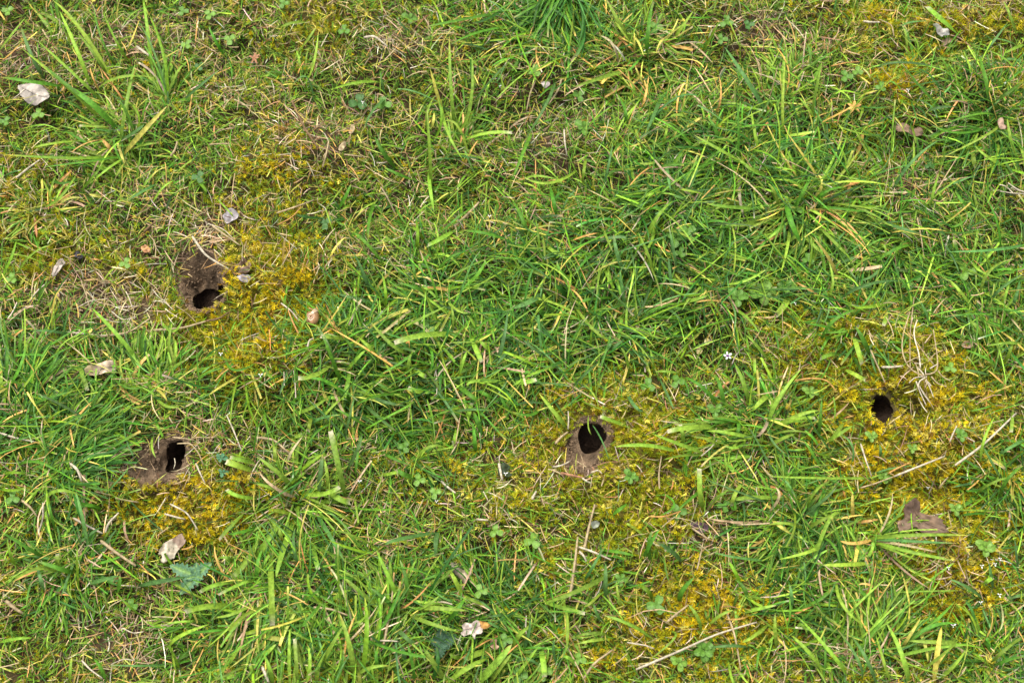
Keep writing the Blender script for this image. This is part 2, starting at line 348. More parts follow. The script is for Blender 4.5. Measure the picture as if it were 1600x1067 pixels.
# thatch: dead grass bits lying on the ground
def dead_density(x, y):
    M, L, B, G = cover(x, y); return np.clip(.32+.9*B-.22*L-.12*M+.12*nB(x, y), .06, 1)*np.where(in_soil(x, y, .8), .12, 1)
x, y, r, near = scatter(46000, dead_density, 12, .3); n = len(x)
ln = r.gamma(4, .0036, n)+.003; az = r.uniform(0, 6.283, n); el = np.abs(r.normal(0, .16, n))
d = np.stack([np.cos(az)*np.cos(el), np.sin(az)*np.cos(el), np.sin(el)], 1); P0 = np.stack([x, y, height(x, y)+r.uniform(.001, .013, n)], 1)
P2 = P0+d*ln[:, None]; bend = r.normal(0, .11, (n, 3))*ln[:, None]; bend[:, 2] = np.abs(bend[:, 2])*.6; P1 = (P0+P2)/2+bend
c = mix_cols(n, dict(s=5, w=1.0, o=1.0, n=3.4, y=1.8, r=.2), r, .3)
ok = ~(in_hole(P2[:, 0], P2[:, 1], 1.15) | in_hole((P0+P2)[:, 0]/2, (P0+P2)[:, 1]/2, 1.15)); P0, P1, P2, c, near = P0[ok], P1[ok], P2[ok], c[ok], near[ok]; n = len(P0)
V, F, C = strips(P0, P1, P2, r.uniform(.0005, .0012, n)*np.where(near, 1, 1.5), c, c*r.uniform(.8, 1.1, (n, 1)), r.random(n) < .5, 3, 0, None, 3)
tag(mesh_obj('dead_grass', V, F, C, M_DEAD), 'short dead straw coloured grass bits matted on the soil', 'dead grass', kind='stuff')

# short turf and lush grass
def turf_density(x, y):
    M, L, B, G = cover(x, y); return np.clip(.82-.16*L-.52*np.clip(M, 0, 1)-.55*B+.10*nF(x, y), .07, 1)*np.where(in_soil(x, y, .95), 0, 1)
def make_grass(npm, seed, lenf, widf, pal_short, pal_lush, dens, lean_lo, lean_hi, segs, fold, tuft_pitch, outer, blunt_p):
    x, y, r, near = scatter(npm, dens, seed, outer); n = len(x)
    M, L, B, G = cover(x, y)
    # radiate from local tuft centres, with a slow flow
    cxg = (np.floor(x/tuft_pitch)+.5)*tuft_pitch; cyg = (np.floor(y/tuft_pitch)+.5)*tuft_pitch
    h1 = np.sin(cxg*917.3+cyg*331.7)*.35*tuft_pitch; h2 = np.cos(cxg*571.9-cyg*773.1)*.35*tuft_pitch
    az = np.arctan2(y-cyg-h2, x-cxg-h1); flow = 2.2*nE(x*.8, y*.8)
    az = np.where(r.random(n) < .38, az+r.normal(0, .5, n), np.where(r.random(n) < .35, flow+r.normal(0, .5, n), r.uniform(0, 6.283, n)))
    k = 1-L; x = x-k*0; ln = lenf(L, r, n)*np.where(near, 1, 1.25); el = r.uniform(lean_lo, lean_hi, n)      # elevation of chord
    h = height(x, y); P0 = np.stack([x, y, h+.0005], 1)
    P2 = P0+np.stack([np.cos(az)*np.cos(el), np.sin(az)*np.cos(el), np.sin(el)], 1)*ln[:, None]
    P1 = (P0+P2)/2; P1[:, 2] += ln*r.uniform(.1, .42, n); P1[:, :2] += r.normal(0, .10, (n, 2))*ln[:, None]
    hz = height(P2[:, 0], P2[:, 1])+.001; P2[:, 2] = np.maximum(P2[:, 2], hz)
    cs = mix_cols(n, pal_short, r); cl = mix_cols(n, pal_lush, r); pick = (r.random(n) < L*.9+.05)[:, None]; c0 = np.where(pick, cl, cs)
    c1 = c0*r.uniform(.9, 1.25, (n, 1)); tipk = np.where(r.random(n) < .3, r.uniform(.4, 1, n), 0); tcol = mix_cols(n, dict(o=1, y=1.5, s=2, w=1), r)
    wd = widf(L, r, n)*np.where(near, 1, 1.4); bl = r.random(n) < blunt_p; Pm = (P0+P2)/2; Pq = P0*.25+P2*.75
    ok = ~(clear(P2) | clear(Pm) | clear(Pq))      # trodden mouths stay open: no blade hangs across them
    return strips(P0[ok], P1[ok], P2[ok], wd[ok], c0[ok]*.9, c1[ok], bl[ok], segs, fold, None, seed, (tipk[ok], tcol[ok]))
SH = dict(m=4.6, l=4.8, g=3.6, y=1.7, o=.5, s=.7, d=1.0); LU = dict(g=5, d=4.4, b=1.8, l=2.5, m=3.0, y=.6, o=.35, s=.45)
parts = [make_grass(105000, 21, lambda L, r, n: r.uniform(.007, .021, n), lambda L, r, n: r.uniform(.0005, .0012, n)*(1+.4*L), SH, LU, turf_density, .05, 1.0, 3, 0, .05, .30, .2)]
V, F, C = join(parts)
tag(mesh_obj('turf', V, F, C, M_GRASS), 'short fine light green grass filling the turf', 'turf', kind='stuff')
def lush_density(x, y):
    M, L, B, G = cover(x, y); return np.clip(.10+.95*L-.25*M-.4*B, .02, 1)*np.where(in_soil(x, y, 1.1), 0, 1)
V, F, C = make_grass(34000, 31, lambda L, r, n: r.gamma(6, .0058, n)*(.6+.55*L)+.006, lambda L, r, n: r.gamma(4, .00029, n)*(.7+.4*L)+.0004, SH, LU, lush_density, .03, .60, 6, .3, .085, .45, .3)
tag(mesh_obj('grass', V, F, C, M_GRASS), 'longer mid green and dark green grass blades leaning over the turf', 'grass', kind='stuff')
#DETAILS#

# ------------------------------------------------------------------ traced blades, tile by tile (tile origin, then x y of base, middle, tip, width, colour; capital = mown end)
K4 = 3.5575
TR = {
(0,0): """670 800 700 600 752 350 30 l|640 690 450 540 250 370 34 g|570 680 380 490 120 270 24 l|650 720 500 570 370 480 44 g|340 480 170 455 0 430 28 g|620 440 450 170 290 0 30 l|500 470 420 260 330 60 28 l|850 430 825 200 795 0 26 l|930 560 915 330 830 80 24 m|940 560 860 300 770 120 14 b|640 370 560 200 520 30 16 g|720 350 640 220 570 60 18 m|250 440 180 320 110 130 28 b|0 280 70 190 150 90 22 l|550 490 680 430 860 435 26 l|700 290 735 220 775 110 16 y|540 300 510 260 490 210 14 o|690 860 790 740 930 590 34 y|650 800 760 730 800 690 30 b|730 840 790 810 880 795 20 l|560 850 470 790 360 730 22 g|490 785 330 795 190 820 26 l|640 710 540 705 440 700 18 L|640 860 600 810 560 770 28 o|690 870 400 880 20 860 26 m|690 870 480 900 240 930 18 g|690 880 600 940 490 1030 20 l|700 900 670 940 640 985 24 l|1010 570 1110 480 1220 390 22 b|1245 310 1200 230 1160 150 22 g|1280 470 1290 410 1275 340 14 g|0 345 60 300 130 225 16 o|840 370 920 320 1000 275 14 y|600 420 520 300 430 180 20 l|560 560 420 420 200 220 22 l|450 1060 520 980 600 880 18 m|520 700 440 600 330 560 18 g|780 850 700 620 640 560 20 g|760 760 770 640 700 560 18 m|690 560 660 520 560 380 14 o|560 520 520 440 500 370 14 o""",
(400,0): """1110 740 1085 500 1075 200 26 l|1115 740 1190 600 1200 300 26 l|1200 590 1280 480 1420 330 20 b|975 1060 965 850 950 600 24 l|1040 640 1005 520 968 385 26 y|1030 560 1060 720 1150 890 22 l|1150 790 1270 745 1423 740 26 L|950 780 880 760 800 805 16 l|960 750 950 640 990 540 18 l|970 720 985 680 990 625 22 y|980 790 1030 680 1010 540 20 m|780 940 710 850 660 760 30 g|870 1000 790 970 710 930 26 g|290 130 200 130 130 160 24 l|690 460 560 460 420 500 22 l|740 530 650 620 605 715 24 b|720 530 700 460 695 400 16 b|1423 60 1150 110 940 150 22 g|270 480 320 360 345 190 22 l|240 290 290 220 335 150 22 l|1423 150 1240 180 1080 250 18 g|1423 20 1300 100 1200 130 20 d|700 110 700 50 690 0 12 l|320 560 280 430 200 480 14 b|880 190 820 150 780 90 18 b|1060 860 1080 780 1060 640 16 l|1180 860 1120 700 1040 680 18 l""",
(800,0): """640 390 510 430 330 490 28 l|750 320 755 180 785 0 30 g|650 220 590 120 525 0 30 l|700 280 620 190 560 90 20 l|1423 640 1320 470 1180 260 32 b|1330 930 1180 850 1010 750 28 l|1423 970 1330 940 1250 870 24 l|830 540 790 640 745 740 28 b|1140 800 1130 720 1085 650 26 g|1370 850 1350 740 1330 620 22 l|990 670 940 640 870 650 24 l|850 870 770 910 670 900 20 l|850 880 865 960 880 1060 24 b|830 840 850 760 865 690 24 l|880 790 900 760 915 730 16 y|770 785 710 800 650 820 14 y|590 350 560 250 490 200 20 s|635 350 600 290 555 240 14 w|745 495 710 430 685 370 18 y|240 460 180 600 70 780 22 b|110 740 70 830 0 1000 26 g|410 880 400 950 390 1020 22 l|360 950 200 1020 60 980 22 l|600 600 680 500 620 440 18 m|720 600 740 540 760 420 18 o|940 640 960 540 980 400 14 y|1130 640 1160 540 1150 420 14 o|900 220 940 160 1010 60 24 l|1040 320 1110 200 1150 120 18 m|860 240 830 230 800 300 18 y|680 300 680 240 680 180 16 y|620 700 630 620 580 520 22 g|500 1060 530 950 560 800 20 b|1000 1000 1100 880 1200 820 20 g""",
(1200,0): """240 650 270 480 300 340 24 l|90 780 80 600 95 330 24 l|300 1030 240 930 100 730 18 y|170 930 110 940 40 955 16 y|950 590 850 490 740 350 24 g|1220 590 1210 450 1170 310 30 g|960 380 750 350 600 375 22 b|1050 190 960 110 880 40 40 L|1423 250 1370 270 1310 300 24 l|1130 810 1140 880 1150 930 30 L|1330 930 1230 880 1150 810 20 l|1240 580 1330 520 1423 450 26 g|1390 900 1350 780 1330 660 24 l|1100 870 1140 790 1170 740 22 l|690 1060 800 900 950 780 22 b|850 640 950 600 1060 600 22 b|720 170 780 130 900 120 20 b|1200 300 1240 250 1330 130 20 b|1380 200 1350 100 1310 10 22 l|500 550 550 520 610 505 14 y|300 680 420 620 470 590 14 o|420 1040 470 1020 520 1005 20 o|600 760 500 740 380 700 16 l|1280 700 1200 760 960 880 18 l|1230 700 1060 740 900 690 18 g|1260 640 1140 640 960 700 18 g|1200 640 1100 540 1000 500 14 g|1300 620 1340 540 1400 480 14 g|260 660 220 600 170 540 18 l|460 640 500 600 540 640 16 l|1423 360 1350 330 1290 360 22 b""",
(0,270): """780 1060 650 900 510 750 28 l|250 190 340 130 430 0 20 l|880 60 800 100 700 160 22 b|850 170 900 90 965 45 16 l|130 1060 110 950 150 860 22 g|50 1060 40 950 20 800 22 g|945 1060 940 930 960 830 18 l|600 580 620 600 650 630 16 m|580 135 540 130 495 120 26 y|0 600 60 480 90 380 20 m|100 560 170 460 280 400 14 l|630 250 640 180 680 120 14 m|560 240 560 180 600 120 12 l|60 940 90 900 130 870 14 o|880 800 960 880 1020 800 20 l|300 40 350 60 450 30 20 g|1200 140 1260 200 1300 250 12 l|1060 20 1130 80 1140 120 22 m|920 430 930 370 950 310 12 l""",
(400,270): """960 0 970 100 990 225 26 l|660 180 630 260 625 370 22 g|670 720 560 700 450 670 24 b|980 680 890 640 790 610 24 g|640 690 600 570 540 440 24 b|800 870 900 820 1060 740 24 l|1140 905 950 900 770 945 34 L|1190 900 1220 980 1255 1050 28 L|1330 1060 1370 950 1400 770 26 b|1090 330 1020 370 955 405 28 L|510 925 430 915 360 910 30 L|430 1060 400 960 330 840 26 b|860 1010 760 960 640 830 26 l|700 1060 640 980 575 920 26 l|910 560 950 470 975 460 24 g|980 460 1060 460 1130 520 20 l|1000 490 1010 360 985 270 14 l|890 430 900 350 890 260 26 m|1423 390 1290 340 1140 320 24 g|1230 400 1320 340 1400 290 14 b|1090 900 1095 800 1080 730 18 l|1310 1000 1270 960 1240 930 26 l|1010 630 960 590 910 565 18 s|700 500 620 400 540 330 26 g|880 640 880 560 860 450 22 g|940 380 900 330 870 300 20 m|390 250 300 250 220 230 22 d|460 200 500 130 530 60 26 g|560 650 620 480 640 560 20 g|200 760 160 720 140 680 16 l|290 760 250 720 210 680 16 b|1150 640 1230 570 1280 480 28 g|720 760 720 660 700 560 20 m|1060 700 1110 760 1180 780 20 l|1423 860 1330 800 1200 900 18 g|480 800 500 920 560 1000 22 g|1000 560 1080 470 1180 440 18 g|780 180 800 240 850 300 14 g|600 260 660 180 700 240 14 g""",
(800,270): """640 590 590 470 565 340 30 b|630 750 610 640 600 540 26 b|180 665 90 720 0 755 36 b|160 780 175 720 175 670 26 l|90 360 60 260 0 150 26 g|490 280 520 350 560 440 20 l|800 600 760 470 700 330 24 l|740 390 800 260 890 160 30 l|860 100 790 115 715 145 26 l|870 120 920 135 990 165 24 b|900 90 980 100 1080 125 18 l|250 250 230 160 210 70 30 g|1423 200 1200 190 1080 170 26 l|1400 275 1280 290 1170 285 24 l|1140 420 1060 460 1015 500 16 l|900 710 880 590 870 470 26 b|915 550 900 450 870 290 22 b|830 640 820 560 830 400 24 d|620 700 460 700 360 730 26 g|920 730 1000 710 1090 680 28 l|300 690 270 650 220 610 30 d|340 730 460 880 540 920 20 l|360 610 280 560 250 490 22 g|540 1010 570 970 620 930 26 b|1180 620 1300 600 1423 530 18 l|1250 940 1150 780 1080 660 16 l|1423 1040 1360 960 1300 900 20 l|410 590 540 510 665 490 14 y|330 380 410 350 480 335 14 o|650 600 740 540 770 470 28 g|190 400 240 440 310 450 22 l|1120 420 1130 360 1100 300 20 b|560 220 520 120 470 60 22 m|620 100 700 180 760 60 18 g|880 260 820 200 760 210 26 g|1300 480 1340 400 1423 280 24 g|1060 540 1120 470 1180 380 20 g|700 760 820 640 860 560 16 g|1080 660 960 680 860 620 18 m|440 1000 440 900 470 820 14 m|150 480 150 380 130 250 16 m|60 60 120 20 260 40 22 l|840 760 900 780 960 860 18 b""",
(1200,270): """100 160 130 280 195 410 38 g|190 340 240 390 300 450 26 l|250 270 350 370 445 465 30 l|100 260 90 320 95 400 18 b|230 130 150 60 50 40 26 l|620 270 740 310 850 340 26 b|1423 400 1250 430 1000 440 22 b|800 400 700 430 600 500 26 g|740 690 620 735 480 750 28 m|650 760 655 800 640 850 26 L|300 920 370 820 490 760 24 g|560 1000 530 930 490 860 32 g|640 970 620 920 600 900 18 b|1200 940 1170 870 1120 820 28 l|1135 750 1060 650 1000 590 20 l|110 690 90 740 45 795 42 L|410 330 430 340 455 355 18 o|430 140 450 90 465 40 20 o|520 45 470 65 415 80 22 o|340 580 380 585 420 590 14 y|890 540 930 580 950 620 22 o|280 680 210 640 150 605 18 o|250 150 300 60 260 0 20 y|260 160 330 100 440 80 22 g|210 210 280 230 420 330 22 l|140 200 200 100 230 20 26 g|60 220 40 120 0 60 24 l|280 190 400 200 560 220 20 g|640 470 600 560 500 600 22 b|600 460 640 400 660 480 16 l|1120 200 1080 160 1040 100 24 g|900 200 920 100 950 0 22 l|400 700 560 620 760 600 20 b|320 700 360 620 340 500 18 l|1290 760 1320 680 1350 560 20 l|1230 720 1300 640 1423 560 20 b|1350 760 1380 680 1400 600 22 b|1180 700 1220 560 1350 480 20 l|1140 480 1170 540 1300 590 18 l|990 280 1040 300 1120 240 18 g|900 860 860 740 800 680 14 b""",
(0,530): """680 0 720 60 790 160 26 l|850 540 845 600 868 660 16 l|440 140 460 200 485 285 28 L|570 880 650 790 720 710 12 b|480 1060 440 960 400 820 24 d|545 940 480 920 440 905 26 g|640 440 460 420 240 580 16 g|870 330 930 375 1000 370 22 l|1423 740 1330 705 1258 680 38 L|1423 690 1350 672 1280 655 26 L|1423 885 1320 870 1260 835 26 L|860 270 900 300 930 345 18 y|0 820 60 840 150 820 20 m|0 750 80 740 150 755 18 m|240 900 330 840 470 880 22 l|300 1000 270 900 260 840 16 m|200 250 280 160 330 60 20 g|150 380 260 330 440 280 18 g|0 300 100 180 150 0 22 g|40 250 40 120 50 0 22 g|80 330 180 200 280 40 16 l|320 380 380 300 480 280 14 m|100 700 200 680 330 740 18 g|960 170 980 60 970 0 22 l|1030 60 1080 100 1150 20 24 g|1250 80 1300 170 1423 130 18 g|1090 250 1150 190 1250 160 16 g|900 190 860 110 820 60 18 g|620 180 680 260 790 270 16 g""",
(400,530): """420 140 330 200 235 215 28 L|500 880 460 700 415 510 36 L|350 860 360 740 370 640 34 b|100 690 105 640 95 570 26 l|395 830 395 740 370 650 24 l|270 860 370 860 465 820 26 L|400 845 460 885 522 910 34 L|490 560 520 430 550 310 16 b|340 480 410 390 500 310 18 l|190 420 310 380 400 320 24 l|240 740 300 690 370 640 26 m|590 350 680 430 780 510 24 b|700 110 740 170 780 265 14 l|950 290 900 290 845 270 32 L|1010 510 980 430 950 330 18 l|880 165 910 190 945 210 28 L|1190 10 1230 60 1250 125 28 L|1423 245 1240 230 1170 260 24 l|1220 280 1270 305 1325 335 28 g|1120 260 1190 310 1235 350 30 g|1180 450 1185 410 1200 355 26 L|1260 530 1230 460 1210 400 32 g|1220 620 1215 560 1205 460 26 g|1120 500 1110 540 1095 585 28 L|890 670 960 600 1050 600 22 l|890 770 820 750 790 720 32 g|700 755 750 745 790 735 20 L|310 430 300 470 293 512 28 L|500 740 560 620 590 530 24 b|190 550 230 540 260 530 28 L|1130 200 1150 130 1170 70 24 l|870 380 870 420 840 500 14 b|600 200 690 60 720 30 20 b|490 190 560 110 610 60 24 l|560 380 420 250 300 220 26 g|600 300 720 350 840 370 24 b|480 260 420 100 380 0 26 g|840 340 740 280 640 230 22 g|300 480 360 440 470 420 20 b|1423 30 1380 90 1330 150 22 b|950 20 980 100 960 200 18 g|850 210 850 120 880 60 20 l|640 500 540 440 430 380 20 g|410 300 340 290 230 330 16 g|690 620 760 660 860 700 20 g|200 820 120 740 0 650 30 l|210 860 110 830 0 800 26 l|220 880 100 820 20 740 20 s|180 700 190 640 260 540 20 s|550 760 560 690 580 520 18 g|1080 420 1180 390 1330 400 18 b|1423 420 1380 360 1350 280 22 g""",
(800,530): """300 490 240 410 150 300 28 l|0 240 60 240 135 225 30 L|630 280 680 370 730 400 24 b|650 490 560 455 490 430 24 L|930 630 750 590 570 598 26 l|1060 630 950 590 780 525 26 l|1150 490 1000 490 865 515 34 L|1370 560 1200 520 1080 510 24 l|950 590 950 530 935 475 24 L|1080 640 950 645 840 670 16 l|1320 370 1290 250 1235 130 28 l|1423 310 1380 350 1335 400 34 l|1180 380 1160 270 1130 200 26 g|1140 370 1060 270 960 210 26 g|1060 940 1045 850 1040 720 32 L|1090 940 1130 890 1200 840 24 l|1280 800 1240 860 1220 925 24 L|1423 910 1290 860 1050 770 14 b|1210 780 1190 700 1180 620 16 l|450 480 500 565 540 670 10 b|425 430 425 490 442 530 9 l|930 190 860 180 790 180 18 l|790 190 780 120 770 60 20 l|820 220 860 300 900 390 18 b|1040 150 1000 100 960 90 20 l|200 100 130 60 60 0 20 b|0 380 80 350 180 360 16 b|160 380 100 420 0 400 20 g|340 260 420 180 480 130 18 b|640 220 640 120 600 40 22 m|560 80 540 40 570 0 26 b|1300 560 1250 600 1180 590 20 l|1190 660 1220 720 1240 740 28 l|1160 600 1100 560 1000 540 20 l|1250 450 1260 500 1230 540 24 g|1423 440 1400 500 1360 540 22 s|1180 480 1120 450 1090 440 16 y|1000 300 1040 320 1020 330 22 y|1090 820 1000 880 920 950 20 g|840 860 900 920 820 980 16 g""",
(1200,530): """0 470 60 330 190 160 28 l|30 500 150 430 280 395 28 l|100 470 180 440 262 440 22 L|10 540 120 510 240 525 16 l|280 560 290 450 300 330 22 g|310 580 390 530 470 480 26 l|460 700 470 600 400 520 14 b|480 0 500 60 520 140 30 L|430 170 490 200 540 230 26 L|380 80 330 90 290 110 26 L|1180 680 1200 560 1260 430 20 l|1300 780 1250 700 1200 600 26 b|1360 390 1355 460 1350 515 24 L|650 770 300 770 0 760 16 l|470 1010 470 930 470 850 24 y|480 1020 550 1010 615 1000 18 o|1350 290 1290 230 1220 170 14 o|1423 30 1330 20 1210 40 18 l|1280 140 1290 80 1260 0 22 l|1290 150 1340 80 1360 0 22 m|1270 150 1200 100 1100 60 18 g|1230 200 1150 180 1060 170 22 b|0 600 60 560 160 520 26 l|300 720 250 640 200 560 20 g|0 480 20 560 100 640 16 b|620 660 625 620 620 580 20 b|200 960 130 860 100 800 28 g|210 960 250 860 330 790 22 l|200 960 300 900 380 820 20 b|1423 560 1350 600 1290 640 22 b|1280 900 1330 780 1423 700 22 g|1140 880 1240 800 1380 760 16 l|420 460 380 520 340 560 26 l|0 960 60 880 40 820 18 s""",
(0,767): """490 310 460 150 420 0 26 b|440 540 430 420 430 310 16 m|410 455 330 430 210 390 30 g|350 460 210 430 60 510 24 l|250 560 230 500 200 400 26 b|490 515 580 490 660 470 26 b|650 570 665 520 665 470 28 g|780 525 900 500 1040 475 30 b|320 420 320 390 320 350 26 L|1300 640 1150 640 1030 668 34 L|1320 500 1200 520 1110 560 24 L|1423 500 1350 510 1215 575 18 L|1423 300 1370 390 1280 490 32 L|1360 120 1290 190 1220 270 22 L|940 860 1010 800 1160 740 24 l|1210 1020 1280 940 1340 850 30 l|1400 1060 1400 1000 1390 960 24 L|0 840 90 820 180 815 20 l|390 1060 390 1000 400 920 20 l|590 1060 560 980 520 930 22 g|940 960 800 970 600 965 14 b|250 370 130 300 0 220 22 g|310 220 290 150 270 60 18 g|560 100 500 80 440 90 26 g|100 420 60 360 40 260 18 m|430 300 500 240 560 200 18 b|800 700 720 640 640 560 14 m|1000 1000 960 900 900 820 16 m|1423 620 1300 680 1200 700 20 l|1050 640 1060 700 1060 600 18 g|1180 760 1190 640 1200 560 16 b|1300 400 1260 370 1200 380 22 l|1423 200 1340 230 1260 240 24 g""",
(400,767): """80 350 85 560 90 745 34 L|210 170 150 330 110 480 36 l|320 300 330 370 345 435 28 L|80 150 120 210 150 275 28 l|330 120 420 260 500 400 28 b|750 630 750 500 745 390 34 l|810 640 740 480 670 330 28 l|840 640 840 520 800 380 28 g|700 670 590 570 465 460 28 l|540 1010 525 880 465 680 34 l|590 1010 615 800 605 590 30 m|410 620 470 570 530 550 22 l|1000 230 790 270 720 300 26 b|860 690 980 740 1130 780 26 l|1070 1067 990 960 935 875 34 l|1230 1067 1330 960 1423 850 48 l|1300 1067 1360 980 1423 900 26 l|1060 1067 1180 980 1285 930 32 l|1320 880 1220 905 1160 935 36 L|1160 930 1110 920 1075 900 30 l|1150 590 1110 500 1070 430 28 l|1423 690 1350 690 1290 700 18 b|900 650 1000 650 1180 665 30 l|1060 730 1120 660 1170 580 26 g|780 770 830 810 900 880 28 b|820 960 820 900 790 840 28 b|560 1020 640 980 740 970 22 l|360 980 420 860 490 740 24 l|190 1067 185 900 190 760 22 l|230 1067 225 960 215 820 22 L|0 800 80 815 165 825 28 Y|0 950 60 900 110 850 28 l|1010 230 1000 290 1000 380 30 b|90 1067 80 1000 40 900 26 l|340 1067 350 960 400 880 28 l|280 1067 300 960 290 860 22 l|430 1067 470 990 490 880 24 g|700 1000 670 940 680 860 24 g|880 1050 870 960 840 840 22 g|800 680 720 600 640 540 26 g|860 660 940 640 1020 580 24 l|0 700 60 720 150 680 20 b|200 640 110 600 60 620 22 b|380 600 300 700 240 760 20 g|250 640 340 560 350 600 16 g|0 380 60 280 140 180 36 l|10 500 10 400 40 320 24 g|400 520 480 480 560 500 14 g|240 420 210 300 220 200 22 b|980 1040 1010 960 1000 850 28 d|640 560 600 600 560 540 16 b|1340 480 1330 400 1370 260 18 b|980 420 1010 460 900 500 22 g""",
(800,767): """560 450 350 560 180 618 28 l|180 615 290 650 405 680 24 L|400 500 450 420 510 310 20 b|770 390 760 300 780 220 28 g|740 370 760 310 820 210 26 g|940 390 880 330 800 280 28 b|520 590 520 500 520 400 28 b|930 610 950 550 1010 480 34 g|780 820 650 740 510 690 24 l|500 720 470 680 450 610 22 b|540 800 440 790 350 810 22 l|540 820 450 830 360 850 20 l|1050 780 1030 700 980 630 24 l|1310 865 1200 860 1100 870 20 b|160 870 175 960 180 1030 34 L|370 980 320 930 280 920 24 l|780 600 750 550 700 520 28 m|1423 385 1260 370 1120 340 16 b|0 870 40 800 110 740 28 l|1423 740 1350 800 1280 840 24 l|1270 520 1240 450 1200 390 24 m|610 650 590 580 580 500 18 l|510 330 600 340 680 360 22 g|560 130 600 100 640 70 24 g|1200 60 1240 100 1220 0 20 g|0 1060 60 980 150 860 24 l|0 960 80 930 150 970 20 b|60 880 90 800 100 700 22 b|250 960 230 880 240 820 18 b|1100 740 1160 690 1230 660 20 l|1280 620 1300 560 1240 490 28 g|1423 900 1380 880 1360 1000 20 g|1200 940 1220 1040 1240 1067 18 l|880 780 900 820 760 940 14 l|500 560 440 620 400 640 18 l""",
(1200,767): """560 265 800 245 1110 245 24 l|570 270 800 280 1050 290 18 b|580 280 800 340 1040 388 22 l|590 290 720 340 840 390 14 l|600 280 760 300 940 340 16 s|580 270 480 290 400 275 22 o|500 290 490 350 475 440 26 y|560 400 420 410 300 410 26 l|650 720 560 600 500 550 28 g|780 1060 740 900 650 720 30 l|920 1060 940 900 965 750 34 y|830 760 870 850 890 950 22 y|740 870 790 800 850 700 20 y|920 1000 950 940 1000 880 28 y|440 1030 350 900 170 700 26 l|310 1010 230 900 130 800 28 l|130 660 130 590 120 520 26 b|50 880 40 790 40 680 24 l|1190 590 1100 530 1010 490 22 b|1250 540 1240 480 1230 400 24 b|1195 520 1220 500 1250 480 24 L|1390 450 1380 360 1370 260 22 b|240 430 330 180 400 120 24 l|200 220 300 160 400 120 24 l|20 160 60 190 130 240 24 y|560 810 590 780 630 750 20 o|690 770 690 620 680 510 12 b|220 180 260 100 300 50 24 b|180 200 140 100 120 20 24 g|200 210 100 180 0 190 22 l|230 200 300 260 280 320 24 g|300 300 220 340 60 380 22 l|380 500 420 640 560 760 20 l|600 1060 540 920 460 800 22 b|680 1060 640 940 600 800 20 l|520 1060 500 940 380 760 20 b|840 1000 980 900 1060 820 18 l|960 1040 1040 960 1100 880 22 l|1050 840 960 840 760 830 28 l|1240 900 1210 820 1240 860 26 g|1230 960 1320 880 1423 800 20 l|1250 980 1320 940 1423 920 24 g|860 760 930 720 1040 610 22 g|150 820 180 740 220 800 18 l|360 740 340 620 380 500 14 b|240 240 360 300 400 440 20 g|620 560 560 520 500 520 16 o|1423 700 1340 700 1320 640 20 m|760 480 840 460 900 460 16 m"""}
